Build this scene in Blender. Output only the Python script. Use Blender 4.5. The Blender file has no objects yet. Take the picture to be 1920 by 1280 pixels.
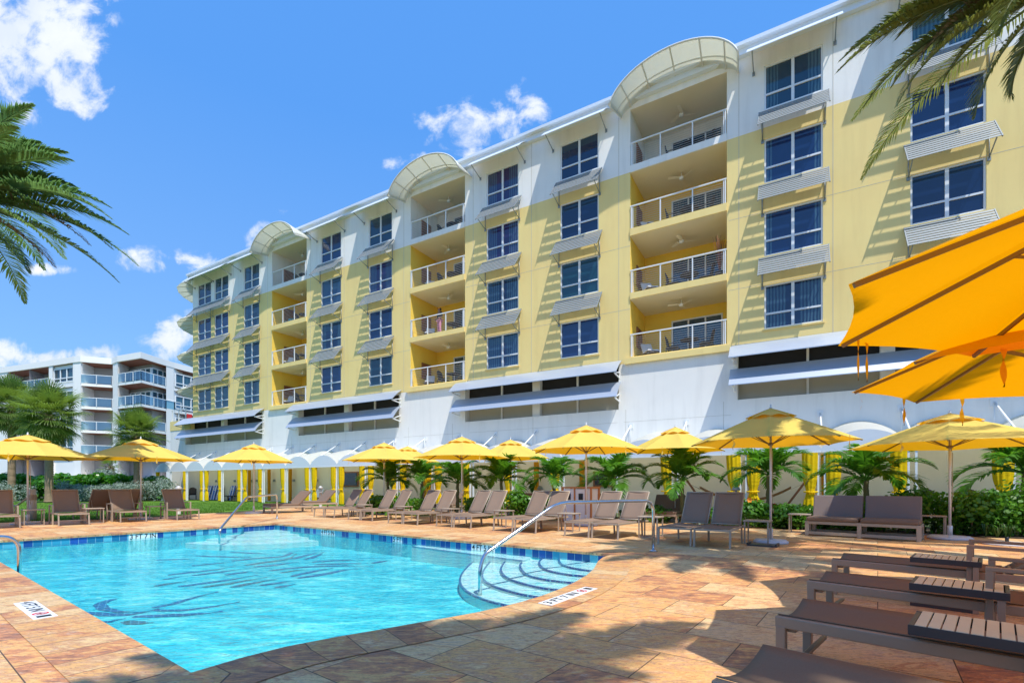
import bpy, bmesh, math, random
from mathutils import Vector, Matrix
from mathutils.geometry import tessellate_polygon
random.seed(7)
R=math.radians; pi=math.pi; sin=math.sin; cos=math.cos
sc=bpy.context.scene
COL=sc.collection
FL=909.0; HC=1.15; HZ=911.0
# ------------------------------------------------------------------ survey helpers
def gp(px,py,z=0.0):
    """point of the place at height z, surveyed from the viewpoint"""
    Y=(HC-z)*FL/(py-HZ)
    return Vector(((px-960)/FL*Y,Y,z))
def ap(px,Y,z=0.0): return Vector(((px-960)/FL*Y,Y,z))
# ------------------------------------------------------------------ node helper
class NT:
    def __init__(s,tree): s.t=tree; s.n=tree.nodes; s.l=tree.links
    def new(s,typ,**kw):
        n=s.n.new(typ)
        for k,v in kw.items(): setattr(n,k,v)
        return n
    def put(s,sock,v):
        if isinstance(v,bpy.types.NodeSocket): s.l.new(v,sock)
        elif v is not None:
            try: sock.default_value=v
            except Exception:
                sock.default_value=tuple(v)+(1,) if len(v)==3 else v
    def m(s,op,a,b=None,c=None,clamp=False):
        n=s.new('ShaderNodeMath',operation=op); n.use_clamp=clamp
        for i,v in enumerate((a,b,c)):
            if v is not None: s.put(n.inputs[i],v)
        return n.outputs[0]
    def mix(s,f,a,b,blend='MIX'):
        n=s.new('ShaderNodeMix',data_type='RGBA',blend_type=blend)
        s.put(n.inputs[0],f); s.put(n.inputs[6],c4(a)); s.put(n.inputs[7],c4(b))
        return n.outputs[2]
    def noise(s,vec,scale,detail=4,rough=.55,dist=0,dim='3D'):
        n=s.new('ShaderNodeTexNoise'); n.noise_dimensions=dim
        if vec is not None: s.put(n.inputs['Vector'],vec)
        n.inputs['Scale'].default_value=scale; n.inputs['Detail'].default_value=detail
        n.inputs['Roughness'].default_value=rough; n.inputs['Distortion'].default_value=dist
        return n.outputs['Fac']
    def coord(s,kind='Object'): return s.new('ShaderNodeTexCoord').outputs[kind]
    def map(s,vec,loc=(0,0,0),rot=(0,0,0),scale=(1,1,1)):
        n=s.new('ShaderNodeMapping'); s.put(n.inputs[0],vec)
        n.inputs[1].default_value=loc; n.inputs[2].default_value=rot; n.inputs[3].default_value=scale
        return n.outputs[0]
    def ramp(s,f,stops,interp='LINEAR'):
        n=s.new('ShaderNodeValToRGB'); n.color_ramp.interpolation=interp
        e=n.color_ramp.elements
        while len(e)<len(stops): e.new(.5)
        for i,(p,c) in enumerate(stops): e[i].position=p; e[i].color=c4(c)
        s.put(n.inputs[0],f); return n.outputs[0]
    def sep(s,vec):
        n=s.new('ShaderNodeSeparateXYZ'); s.put(n.inputs[0],vec); return n.outputs
    def comb(s,x,y,z):
        n=s.new('ShaderNodeCombineXYZ')
        for i,v in enumerate((x,y,z)): s.put(n.inputs[i],v)
        return n.outputs[0]
    def bump(s,h,strength,dist=.02):
        n=s.new('ShaderNodeBump'); s.put(n.inputs['Height'],h); n.inputs['Strength'].default_value=strength
        n.inputs['Distance'].default_value=dist; return n.outputs[0]
def c4(c):
    if isinstance(c,(tuple,list)) and len(c)==3: return (c[0],c[1],c[2],1)
    return c
def newmat(name):
    m=bpy.data.materials.new(name); m.use_nodes=True
    t=NT(m.node_tree); t.n.clear()
    out=t.new('ShaderNodeOutputMaterial')
    return m,t,out
def pbsdf(t,color,rough=.6,metal=0,normal=None,spec=.5,coat=0):
    b=t.new('ShaderNodeBsdfPrincipled'); t.put(b.inputs['Base Color'],c4(color)); t.put(b.inputs['Roughness'],rough)
    b.inputs['Metallic'].default_value=metal; b.inputs['Specular IOR Level'].default_value=spec
    b.inputs['Coat Weight'].default_value=coat
    if normal is not None: t.put(b.inputs['Normal'],normal)
    return b
def simple(name,color,rough=.6,metal=0,var=.12,vscale=3.0,bs=None,bst=.2,spec=.5,objrand=0,stain=0,fine=0,coat=0):
    m,t,out=newmat(name); co=t.coord()
    f=t.noise(co,vscale,5)
    lo=tuple(x*(1-var) for x in color); hi=tuple(min(1,x*(1+var)) for x in color)
    c=t.mix(f,lo,hi)
    if fine:
        f2=t.noise(co,90,2); c=t.mix(t.m('MULTIPLY',f2,fine),c,tuple(x*.55 for x in color))
    if stain:
        v=t.map(co,scale=(1.3,1.3,.12)); f3=t.noise(v,1.6,5,.6)
        g=t.m('MULTIPLY',t.m('SUBTRACT',f3,.5,clamp=True),stain*3,clamp=True)
        c=t.mix(g,c,tuple(x*.70 for x in color))
    if objrand:
        r=t.new('ShaderNodeObjectInfo').outputs['Random']
        c=t.mix(t.m('MULTIPLY',r,objrand),c,tuple(x*.5 for x in color))
    nr=None
    if bs: nr=t.bump(t.noise(co,bs,3),bst,.01)
    b=pbsdf(t,c,rough,metal,nr,spec,coat)
    t.l.new(b.outputs[0],out.inputs[0]); return m
def cloth(name,color,trans,tw=.45,var=.08,bs=300):
    m,t,out=newmat(name); co=t.coord()
    f=t.noise(co,2.2,4); c=t.mix(f,tuple(x*(1-var*1.5) for x in color),tuple(min(1,x*(1+var)) for x in color))
    w=t.m('ADD',t.m('MULTIPLY',t.noise(co,bs,2),.03),t.noise(t.map(co,scale=(1,1,3)),2.6,4,.6,.8))
    nr=t.bump(w,.5,.05)
    d=pbsdf(t,c,.85,0,nr,.15)
    tr=t.new('ShaderNodeBsdfTranslucent'); t.put(tr.inputs[0],c4(trans))
    ms=t.new('ShaderNodeMixShader'); ms.inputs[0].default_value=tw
    t.l.new(d.outputs[0],ms.inputs[1]); t.l.new(tr.outputs[0],ms.inputs[2]); t.l.new(ms.outputs[0],out.inputs[0]); return m
def leafmat(name,dark,light,trans,tw=.3,scale=1.6,rough=.45,hi=None):
    m,t,out=newmat(name); co=t.coord()
    f=t.noise(co,scale,3); f2=t.noise(co,22,2)
    g=t.m('ADD',t.m('MULTIPLY',f,.55),t.m('MULTIPLY',f2,.45))
    st=[(.33,dark),(.62,light)]
    if hi: st.append((.74,hi))
    c=t.ramp(g,st)
    d=pbsdf(t,c,rough,0,None,.45)
    tr=t.new('ShaderNodeBsdfTranslucent'); t.put(tr.inputs[0],c4(trans))
    ms=t.new('ShaderNodeMixShader'); ms.inputs[0].default_value=tw
    t.l.new(d.outputs[0],ms.inputs[1]); t.l.new(tr.outputs[0],ms.inputs[2]); t.l.new(ms.outputs[0],out.inputs[0]); return m
# ------------------------------------------------------------------ materials
M={}
M['white']=simple('white_stucco',(.92,.905,.86),.8,var=.09,vscale=.5,bs=60,bst=.35,stain=.5)
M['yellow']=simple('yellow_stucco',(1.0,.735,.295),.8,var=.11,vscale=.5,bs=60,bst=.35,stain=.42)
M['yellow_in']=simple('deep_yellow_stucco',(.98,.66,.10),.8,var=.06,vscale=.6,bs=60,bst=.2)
M['cream']=simple('cream_stucco',(.86,.76,.58),.8,var=.05,vscale=.6,bs=60,bst=.3,stain=.2)
M['ceil']=simple('ceiling_paint',(.88,.80,.64),.8,var=.04,vscale=1)
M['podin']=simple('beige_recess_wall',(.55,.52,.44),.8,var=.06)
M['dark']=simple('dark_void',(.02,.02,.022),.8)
M['wmetal']=simple('white_painted_metal',(.85,.87,.88),.35,var=.03,vscale=6)
M['awn']=simple('pale_blue_metal_panel',(.52,.58,.68),.36,.4,var=.04,vscale=.8)
M['slat']=simple('grey_louver_metal',(.27,.30,.32),.5,.2,var=.06,vscale=5)
M['strutm']=simple('grey_bracket_metal',(.30,.33,.34),.45,.4,var=.06)
M['roof']=simple('pale_metal_roof',(.78,.84,.90),.35,.1,var=.03)
M['canopy']=cloth('white_canopy_membrane',(.90,.90,.86),(.86,.86,.76),.5,var=.03)
M['canribs']=simple('canopy_rib_paint',(.74,.75,.71),.5)
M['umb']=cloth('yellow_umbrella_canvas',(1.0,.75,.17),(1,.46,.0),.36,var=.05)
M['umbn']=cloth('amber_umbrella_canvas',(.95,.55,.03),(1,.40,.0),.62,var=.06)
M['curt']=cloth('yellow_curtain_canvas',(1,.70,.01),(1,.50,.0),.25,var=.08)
M['curtb']=cloth('shaded_curtain_canvas',(.70,.32,.02),(.7,.25,.0),.2)  # yellow curtain canvas with the shade at the back put into its colour
M['pole']=simple('brushed_aluminium_pole',(.66,.67,.68),.45,.3,var=.08,vscale=8)
M['rib']=simple('bronze_rib',(.24,.17,.10),.5,.3)
M['basew']=simple('pale_plastic_base',(.62,.63,.66),.55,var=.12,vscale=9)
M['chrome']=simple('stainless_steel',(.62,.64,.67),.16,1,var=.12,vscale=9)
M['taupe']=simple('taupe_powder_coat',(.40,.295,.205),.42,.15,var=.12,vscale=4,fine=.2,objrand=.25)
M['taupel']=simple('light_taupe_frame',(.48,.385,.29),.45,.1,var=.12,vscale=4,fine=.2,objrand=.3)
M['darkmetal']=simple('dark_bronze_frame',(.06,.055,.055),.4,.2,var=.15)
M['slattop']=simple('sunlit_tan_slats',(.74,.66,.44),.5,.0,var=.1,vscale=7,fine=.25)
M['trunk']=simple('palm_trunk_bark',(.30,.21,.13),.9,var=.45,vscale=9,bs=18,bst=1.0)
M['trunkg']=simple('green_palm_stem',(.18,.17,.07),.8,var=.35,vscale=9,bs=18,bst=.6)
M['soil']=simple('bed_soil',(.045,.032,.02),.95,var=.4,vscale=12,bs=40,bst=1)
M['wood']=simple('brown_wood',(.30,.12,.05),.6,var=.25,vscale=5)
M['woodceil']=simple('red_wood_soffit',(.27,.09,.05),.6,var=.15,vscale=2)
M['orangewood']=simple('orange_timber_frame',(.55,.22,.07),.55,var=.15)
M['cushion']=simple('brown_cushion_fabric',(.24,.16,.115),.9,var=.12,vscale=2,bs=240,bst=.3,fine=.4)
M['greycush']=simple('grey_cushion_fabric',(.25,.195,.175),.9,var=.12,vscale=2,bs=240,bst=.3,fine=.5)
M['whitecush']=simple('white_cushion_fabric',(.75,.76,.78),.9,var=.08)
M['aqua']=simple('aqua_cushion_fabric',(.08,.42,.50),.9)
M['wicker']=simple('dark_wicker',(.05,.04,.035),.7,var=.4,vscale=40)
M['black']=simple('black_plastic',(.012,.012,.014),.4)
M['red']=simple('red_paint',(.75,.03,.03),.6)
M['screen']=simple('dark_screen_glass',(.03,.025,.02),.08,spec=.8)
M['white_tile']=simple('white_marker_tile',(.80,.82,.83),.3,var=.04)
M['blue']=simple('blue_board_paint',(.03,.12,.50),.5)
M['rope']=simple('tan_rope',(.45,.37,.26),.9,var=.2,vscale=30)
M['boll']=simple('weathered_bollard_paint',(.50,.49,.47),.5,.1,var=.1,vscale=6)
M['skin']=simple('skin',(.32,.17,.10),.6); M['hair']=simple('dark_hair',(.015,.012,.01),.7)
M['shirt']=simple('dark_shirt_fabric',(.02,.022,.03),.9); M['pink']=simple('pink_trouser_fabric',(.62,.25,.36),.9)
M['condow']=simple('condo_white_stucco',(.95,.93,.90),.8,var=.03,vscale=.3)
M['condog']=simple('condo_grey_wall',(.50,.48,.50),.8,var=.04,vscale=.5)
M['trim']=simple('window_trim_paint',(.80,.84,.88),.5,var=.03)
M['hammock']=cloth('tan_hammock_cloth',(.36,.22,.13),(.3,.15,.07),.3)
M['flower']=simple('red_flower_petals',(.75,.03,.03),.6); M['flowero']=simple('orange_flower_petals',(.85,.30,.02),.6)
M['palm']=leafmat('palm_leaflet',(.03,.10,.015),(.11,.29,.03),(.22,.55,.03),.36,3,.35,(.34,.46,.07))
M['datepalm']=leafmat('feather_palm_leaflet',(.07,.11,.03),(.22,.26,.07),(.36,.42,.08),.32,1.6,.45,(.50,.37,.14))
M['palml']=leafmat('cool_green_palm_leaflet',(.06,.13,.04),(.24,.36,.11),(.22,.42,.12),.32,1.4,.45,(.40,.34,.12))
M['sabal']=leafmat('fan_palm_leaf',(.04,.09,.018),(.19,.28,.05),(.33,.50,.06),.38,1.6,.45,(.50,.50,.16))
M['dead']=leafmat('dry_palm_leaf',(.16,.10,.05),(.40,.30,.17),(.4,.3,.15),.2,2)
M['hedge']=leafmat('broad_hedge_leaf',(.014,.07,.008),(.07,.27,.015),(.18,.55,.03),.3,1.4,.3,(.13,.36,.03))
M['silver']=leafmat('silver_shrub_leaf',(.13,.18,.14),(.38,.48,.40),(.2,.3,.2),.2,2.5,.6,(.48,.55,.50))
M['shrub']=leafmat('shrub_leaf',(.03,.10,.012),(.11,.30,.03),(.22,.52,.04),.34,2.5,.35,(.30,.52,.07))
M['ground_cover']=leafmat('strap_leaf',(.015,.05,.010),(.05,.13,.02),(.05,.14,.02),.25,2.5,.4)
def grassmat():
    m,t,out=newmat('lawn_grass'); co=t.coord()
    a=t.noise(co,.5,4); b=t.noise(co,35,3)
    c=t.ramp(t.m('ADD',t.m('MULTIPLY',a,.5),t.m('MULTIPLY',b,.5)),[(.35,(.035,.085,.008)),(.55,(.10,.22,.018)),(.68,(.19,.32,.035))])
    p=pbsdf(t,c,.9,0,t.bump(b,.8,.03),.2); t.l.new(p.outputs[0],out.inputs[0]); return m
M['grass']=grassmat()
def farmat():
    m,t,out=newmat('sandy_ground'); co=t.coord()
    a=t.noise(co,.08,5)
    c=t.ramp(a,[(.4,(.06,.10,.03)),(.6,(.16,.17,.08))])
    p=pbsdf(t,c,.95); t.l.new(p.outputs[0],out.inputs[0]); return m
M['far']=farmat()
PA=math.atan2(.6022,-.7983)      # direction of the pool's long sides
def travertine(name,uv=False,bw=.80,bh=.55,dark=1.0):
    m,t,out=newmat(name)
    if uv:
        co=t.coord('UV'); v=co
    else:
        co=t.coord(); v=t.map(co,rot=(0,0,-PA+R(0)))
    br=t.new('ShaderNodeTexBrick'); t.put(br.inputs['Vector'],v)
    br.offset=.5; br.squash=1
    br.inputs['Color1'].default_value=(0,0,0,1); br.inputs['Color2'].default_value=(1,1,1,1); br.inputs['Mortar'].default_value=(.5,.5,.5,1)
    br.inputs['Scale'].default_value=1; br.inputs['Brick Width'].default_value=bw; br.inputs['Row Height'].default_value=bh
    br.inputs['Mortar Size'].default_value=.0045; br.inputs['Mortar Smooth'].default_value=.3; br.inputs['Bias'].default_value=0
    rnd=br.outputs['Color']; mort=br.outputs['Fac']
    rs=t.sep(rnd)[0]
    wc=t.coord()
    off=t.comb(t.m('MULTIPLY',rs,37.0),t.m('MULTIPLY',rs,11.0),0)
    va=t.new('ShaderNodeVectorMath',operation='ADD'); t.put(va.inputs[0],wc); t.put(va.inputs[1],off)
    ve=t.map(va.outputs[0],rot=(0,0,R(-20)),scale=(1.0,3.2,1))
    vein=t.noise(ve,2.9,10,.72,1.6); blot=t.noise(va.outputs[0],3.4,6,.6,.8); fine=t.noise(ve,16,6,.7,.5); pit=t.noise(t.map(va.outputs[0],rot=(0,0,R(-20)),scale=(1,2.2,1)),38,4,.75,.3)
    g=t.m('ADD',t.m('MULTIPLY',rs,.22),t.m('ADD',t.m('MULTIPLY',vein,.54),t.m('MULTIPLY',blot,.30)))
    d=dark
    c=t.ramp(g,[(.32,(.16*d,.08*d,.055*d)),(.39,(.40*d,.18*d,.10*d)),(.45,(.64*d,.27*d,.11*d)),(.50,(.80*d,.47*d,.16*d)),(.55,(.56*d,.28*d,.15*d)),(.60,(.82*d,.56*d,.25*d)),(.67,(.70*d,.47*d,.26*d)),(.74,(.40*d,.28*d,.22*d)),(.82,(.62*d,.45*d,.31*d))])
    c=t.mix(t.m('MULTIPLY',t.m('SUBTRACT',fine,.50,clamp=True),2.6,clamp=True),c,(.20*d,.10*d,.06*d))
    c=t.mix(t.m('MULTIPLY',t.m('SUBTRACT',pit,.57,clamp=True),8,clamp=True),c,(.09,.055,.04))
    c=t.mix(t.m('MULTIPLY',t.m('SUBTRACT',t.noise(ve,5,5,.7,2.0),.57,clamp=True),5,clamp=True),c,(.72*d,.60*d,.46*d))
    c=t.mix(mort,c,(.11,.065,.035))
    h=t.m('SUBTRACT',t.m('ADD',t.m('MULTIPLY',fine,.4),t.m('MULTIPLY',vein,.3)),t.m('MULTIPLY',mort,1.2))
    p=pbsdf(t,c,t.m('ADD',.38,t.m('MULTIPLY',fine,.35)),0,t.bump(h,.35,.012),.4)
    t.l.new(p.outputs[0],out.inputs[0]); return m
M['deck']=travertine('travertine_paving'); M['coping']=travertine('travertine_coping',True,.30,.52,.92)
def tileband():
    m,t,out=newmat('blue_waterline_tile'); uv=t.coord('UV'); s=t.sep(uv)
    iu=t.m('FLOOR',t.m('DIVIDE',s[0],.152)); iv=t.m('FLOOR',t.m('DIVIDE',s[1],.152))
    wn=t.new('ShaderNodeTexWhiteNoise',noise_dimensions='2D'); t.put(wn.inputs[0],t.comb(iu,iv,0))
    c=t.ramp(wn.outputs[0],[(0,(.008,.035,.28)),(.22,(.015,.07,.42)),(.40,(.01,.16,.33)),(.56,(.04,.34,.52)),(.72,(.12,.50,.64)),(.88,(.03,.12,.30))],'CONSTANT')
    fu=t.m('FRACT',t.m('DIVIDE',s[0],.152)); fv=t.m('FRACT',t.m('DIVIDE',s[1],.152))
    g=t.m('MAXIMUM',t.m('GREATER_THAN',t.m('ABSOLUTE',t.m('SUBTRACT',fu,.5)),.475),t.m('GREATER_THAN',t.m('ABSOLUTE',t.m('SUBTRACT',fv,.5)),.475))
    c=t.mix(g,c,(.35,.55,.65)); c=t.mix(t.m('MULTIPLY',t.noise(t.coord(),6,4),.35),c,(.05,.28,.45))
    p=pbsdf(t,c,.15); t.l.new(p.outputs[0],out.inputs[0]); return m
M['tile']=tileband()
def smalltile(name,c1,c2):
    m,t,out=newmat(name); br=t.new('ShaderNodeTexBrick'); t.put(br.inputs[0],t.map(t.coord(),rot=(0,0,PA)))
    br.offset=0; br.inputs['Color1'].default_value=c4(c1); br.inputs['Color2'].default_value=c4(c2); br.inputs['Mortar'].default_value=(.25,.55,.70,1)
    br.inputs['Scale'].default_value=1; br.inputs['Brick Width'].default_value=.075; br.inputs['Row Height'].default_value=.075; br.inputs['Mortar Size'].default_value=.003
    p=pbsdf(t,br.outputs[0],.3); t.l.new(p.outputs[0],out.inputs[0]); return m
M['mosaic']=smalltile('navy_mosaic_tile',(.005,.025,.20),(.01,.05,.32)); M['mosaicb']=smalltile('bronze_mosaic_tile',(.10,.06,.03),(.03,.06,.20))
def poolfloor():
    m,t,out=newmat('caustic_pool_plaster'); co=t.coord()
    v_=t.map(co,rot=(0,0,R(12)),scale=(.7,1.7,1)); a=t.noise(v_,1.4,5,.6,1.4); b=t.noise(v_,8,4,.6,1.2)
    g=t.m('ADD',t.m('MULTIPLY',a,.65),t.m('MULTIPLY',b,.35))
    c=t.ramp(g,[(.36,(.02,.44,.57)),(.49,(.06,.66,.73)),(.58,(.22,.82,.82)),(.66,(.50,.92,.86))])  # pale stops paint caustic light and reflections into the plaster colour
    p=pbsdf(t,c,.7); t.l.new(p.outputs[0],out.inputs[0]); return m
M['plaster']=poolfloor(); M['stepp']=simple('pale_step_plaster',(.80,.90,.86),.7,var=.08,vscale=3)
def watermat():
    m,t,out=newmat('pool_water'); co=t.coord()
    v=t.map(co,rot=(0,0,R(12)),scale=(1.0,2.0,1))
    n1=t.noise(v,1.5,3,.5,.8); n2=t.noise(v,6.0,3,.55,.9); n3=t.noise(co,20,2,.5,.3)
    h=t.m('ADD',t.m('MULTIPLY',n1,.75),t.m('ADD',t.m('MULTIPLY',n2,.42),t.m('MULTIPLY',n3,.09)))
    nr=t.bump(h,1.0,.055)
    # caustic light veins painted into the water tint with noise
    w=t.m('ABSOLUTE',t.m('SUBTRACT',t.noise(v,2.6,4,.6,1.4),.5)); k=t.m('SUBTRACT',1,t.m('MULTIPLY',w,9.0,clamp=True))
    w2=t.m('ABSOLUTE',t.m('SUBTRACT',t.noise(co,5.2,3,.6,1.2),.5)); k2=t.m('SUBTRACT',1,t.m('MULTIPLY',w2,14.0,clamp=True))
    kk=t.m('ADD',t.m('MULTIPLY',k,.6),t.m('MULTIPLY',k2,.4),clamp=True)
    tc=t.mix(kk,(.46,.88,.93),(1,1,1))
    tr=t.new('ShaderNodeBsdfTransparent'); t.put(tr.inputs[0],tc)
    gl=t.new('ShaderNodeBsdfGlossy'); gl.inputs['Roughness'].default_value=.03; t.put(gl.inputs['Normal'],nr); gl.inputs[0].default_value=(.85,.97,1,1)
    fr=t.new('ShaderNodeFresnel'); fr.inputs[0].default_value=1.333; t.put(fr.inputs['Normal'],nr)
    ms=t.new('ShaderNodeMixShader'); t.put(ms.inputs[0],t.m('MULTIPLY',fr.outputs[0],.85,clamp=True))
    t.l.new(tr.outputs[0],ms.inputs[1]); t.l.new(gl.outputs[0],ms.inputs[2]); t.l.new(ms.outputs[0],out.inputs[0]); return m
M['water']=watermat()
def slingmat(name,col):
    m,t,out=newmat(name); co=t.coord()
    wv=t.new('ShaderNodeTexChecker'); wv.inputs['Scale'].default_value=260; t.put(wv.inputs[0],co)
    n=t.noise(co,2.2,3); n2=t.noise(co,120,2)
    c=t.mix(n,tuple(x*.85 for x in col),tuple(x*1.15 for x in col))
    c=t.mix(t.m('MULTIPLY',n2,.5),c,tuple(x*.5 for x in col))
    r=t.new('ShaderNodeObjectInfo').outputs['Random']; c=t.mix(t.m('MULTIPLY',r,.3),c,tuple(x*.6 for x in col))
    d=pbsdf(t,c,.75,0,t.bump(wv.outputs['Fac'],.2,.002),.3)
    tr=t.new('ShaderNodeBsdfTranslucent'); tr.inputs[0].default_value=(.34,.15,.05,1)
    ms=t.new('ShaderNodeMixShader'); ms.inputs[0].default_value=.28
    t.l.new(d.outputs[0],ms.inputs[1]); t.l.new(tr.outputs[0],ms.inputs[2]); t.l.new(ms.outputs[0],out.inputs[0]); return m
M['sling']=slingmat('woven_taupe_sling',(.44,.305,.215)); M['slingd']=slingmat('woven_grey_brown_sling',(.37,.245,.155))
def panemat(name,lo,hi,teal=False):
    m,t,out=newmat(name); co=t.coord()
    r=t.new('ShaderNodeObjectInfo').outputs['Random']
    xyz=t.sep(co)
    fold=t.new('ShaderNodeTexWave'); fold.wave_type='BANDS'; fold.bands_direction='X'
    t.put(fold.inputs[0],co); fold.inputs['Scale'].default_value=2.6; fold.inputs['Distortion'].default_value=1.2; fold.inputs['Detail'].default_value=1
    base=t.ramp(r,[(0,(.006,.020,.075)),(.25,(.010,.035,.13)),(.45,(.012,.05,.09)),(.62,(.012,.07,.10)),(.78,(.03,.015,.10)),(.88,(.015,.045,.16))],'CONSTANT') if not teal else t.mix(r,lo,hi)
    curt=t.m('MULTIPLY',t.m('MULTIPLY',fold.outputs['Fac'],t.m('GREATER_THAN',t.m('FRACT',t.m('MULTIPLY',r,7.3)),.45)),.42)
    side=t.m('GREATER_THAN',t.m('ABSOLUTE',xyz[0]),t.m('MULTIPLY',t.m('FRACT',t.m('MULTIPLY',r,3.1)),.9))
    c=t.mix(t.m('MULTIPLY',curt,side),base,(.16,.34,.42))
    bl=t.m('MULTIPLY',t.m('GREATER_THAN',xyz[2],t.m('ADD',1.0,t.m('MULTIPLY',t.m('FRACT',t.m('MULTIPLY',r,5.7)),1.6))),.5)
    c=t.mix(bl,c,(.04,.11,.17))
    b=t.mix(t.m('MULTIPLY',t.noise(co,1.1,3),.5),c,(.004,.01,.03))
    p=pbsdf(t,b,.06,0,t.bump(t.noise(co,.9,2),.05,.05),.9)
    t.l.new(p.outputs[0],out.inputs[0]); return m
M['pane']=panemat('blue_window_glass',None,None); M['paneteal']=panemat('teal_window_glass',(.005,.09,.13),(.01,.13,.18),True)
def glassmat():
    m,t,out=newmat('clear_balustrade_glass')
    tr=t.new('ShaderNodeBsdfTransparent'); tr.inputs[0].default_value=(.55,.80,.86,1)
    gl=t.new('ShaderNodeBsdfGlossy'); gl.inputs[0].default_value=(.7,.85,.95,1); gl.inputs['Roughness'].default_value=.05
    ms=t.new('ShaderNodeMixShader'); ms.inputs[0].default_value=.25
    t.l.new(tr.outputs[0],ms.inputs[1]); t.l.new(gl.outputs[0],ms.inputs[2]); t.l.new(ms.outputs[0],out.inputs[0]); return m
M['rail_glass']=glassmat()
# ------------------------------------------------------------------ mesh builder
class MB:
    def __init__(s): s.v=[]; s.f=[]; s.mi=[]; s.uv={}; s.sm=[]
    def face(s,pts,mi=0,uv=None,sm=False):
        b=len(s.v); s.v+= [tuple(p) for p in pts]; s.f.append(tuple(range(b,b+len(pts)))); s.mi.append(mi); s.sm.append(sm)
        if uv: s.uv[len(s.f)-1]=uv
    def box(s,a,b,mi=0,mat=None):
        x0,y0,z0=a; x1,y1,z1=b
        if x0>x1: x0,x1=x1,x0
        if y0>y1: y0,y1=y1,y0
        if z0>z1: z0,z1=z1,z0
        P=[Vector(p) for p in ((x0,y0,z0),(x1,y0,z0),(x1,y1,z0),(x0,y1,z0),(x0,y0,z1),(x1,y0,z1),(x1,y1,z1),(x0,y1,z1))]
        if mat is not None: P=[mat@p for p in P]
        s.hexa(P,mi)
    def hexa(s,P,mi=0):
        bi=len(s.v); s.v+=[tuple(p) for p in P]
        for q in ((0,3,2,1),(4,5,6,7),(0,1,5,4),(1,2,6,5),(2,3,7,6),(3,0,4,7)):
            s.f.append(tuple(bi+i for i in q)); s.mi.append(mi); s.sm.append(False)
    def bar(s,p0,p1,w,h,mi=0,up=(0,0,1)):
        p0=Vector(p0);p1=Vector(p1); d=(p1-p0).normalized(); upv=Vector(up)
        if abs(d.dot(upv))>.98: upv=Vector((0,1,0))
        x=d.cross(upv).normalized()*w/2; y=x.cross(d).normalized()*h/2
        s.hexa([p0-x-y,p0+x-y,p0+x+y,p0-x+y,p1-x-y,p1+x-y,p1+x+y,p1-x+y][0:8],mi)
    def tube(s,pts,r,n=8,mi=0,cap=True,sm=True):
        pts=[Vector(p) for p in pts]; rs=r if isinstance(r,(list,tuple)) else [r]*len(pts)
        prev=None; rings=[]
        for i,p in enumerate(pts):
            if i==0: d=pts[1]-p
            elif i==len(pts)-1: d=p-pts[i-1]
            else: d=(pts[i+1]-p).normalized()+(p-pts[i-1]).normalized()
            d.normalize()
            if prev is None:
                a=Vector((0,0,1)) if abs(d.z)<.9 else Vector((1,0,0)); x=d.cross(a).normalized()
            else:
                x=(prev-d*prev.dot(d)); x=x.normalized()
            prev=x; y=d.cross(x)
            b=len(s.v)
            for k in range(n):
                an=2*pi*k/n; s.v.append(tuple(p+(x*cos(an)+y*sin(an))*rs[i]))
            rings.append(b)
        for i in range(len(rings)-1):
            for k in range(n):
                k2=(k+1)%n; s.f.append((rings[i]+k,rings[i]+k2,rings[i+1]+k2,rings[i+1]+k)); s.mi.append(mi); s.sm.append(sm)
        if cap:
            s.f.append(tuple(rings[0]+k for k in reversed(range(n)))); s.mi.append(mi); s.sm.append(False)
            s.f.append(tuple(rings[-1]+k for k in range(n))); s.mi.append(mi); s.sm.append(False)
    def lathe(s,prof,n=16,mi=0,c=(0,0,0),sq=0):
        rings=[]
        for (r,z) in prof:
            b=len(s.v)
            for k in range(n):
                an=2*pi*k/n; rr=r
                s.v.append((c[0]+rr*cos(an),c[1]+rr*sin(an),c[2]+z))
            rings.append(b)
        for i in range(len(rings)-1):
            for k in range(n):
                k2=(k+1)%n; s.f.append((rings[i]+k,rings[i]+k2,rings[i+1]+k2,rings[i+1]+k)); s.mi.append(mi); s.sm.append(True)
        s.f.append(tuple(rings[0]+k for k in reversed(range(n)))); s.mi.append(mi); s.sm.append(False)
        s.f.append(tuple(rings[-1]+k for k in range(n))); s.mi.append(mi); s.sm.append(False)
    def grid(s,fn,nu,nv,mi=0,sm=True):
        b=len(s.v)
        for i in range(nu+1):
            for j in range(nv+1): s.v.append(tuple(fn(i/nu,j/nv)))
        for i in range(nu):
            for j in range(nv):
                a=b+i*(nv+1)+j; s.f.append((a,a+nv+1,a+nv+2,a+1)); s.mi.append(mi); s.sm.append(sm)
    def poly(s,pts,z0,z1,mi=0,mitop=None):
        n=len(pts); tris=tessellate_polygon([[Vector((p[0],p[1],0)) for p in pts]])
        b=len(s.v); s.v+=[(p[0],p[1],z0) for p in pts]; t=len(s.v); s.v+=[(p[0],p[1],z1) for p in pts]
        area=sum(pts[i][0]*pts[(i+1)%n][1]-pts[(i+1)%n][0]*pts[i][1] for i in range(n))
        for tr in tris:
            a,b2,c=tr
            ar=(pts[b2][0]-pts[a][0])*(pts[c][1]-pts[a][1])-(pts[c][0]-pts[a][0])*(pts[b2][1]-pts[a][1])
            if ar<0: a,c=c,a
            s.f.append((t+a,t+b2,t+c)); s.mi.append(mi if mitop is None else mitop); s.sm.append(False)
            s.f.append((b+c,b+b2,b+a)); s.mi.append(mi); s.sm.append(False)
        for i in range(n):
            j=(i+1)%n; q=(b+i,b+j,t+j,t+i) if area>0 else (b+j,b+i,t+i,t+j)
            s.f.append(q); s.mi.append(mi); s.sm.append(False)
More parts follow.
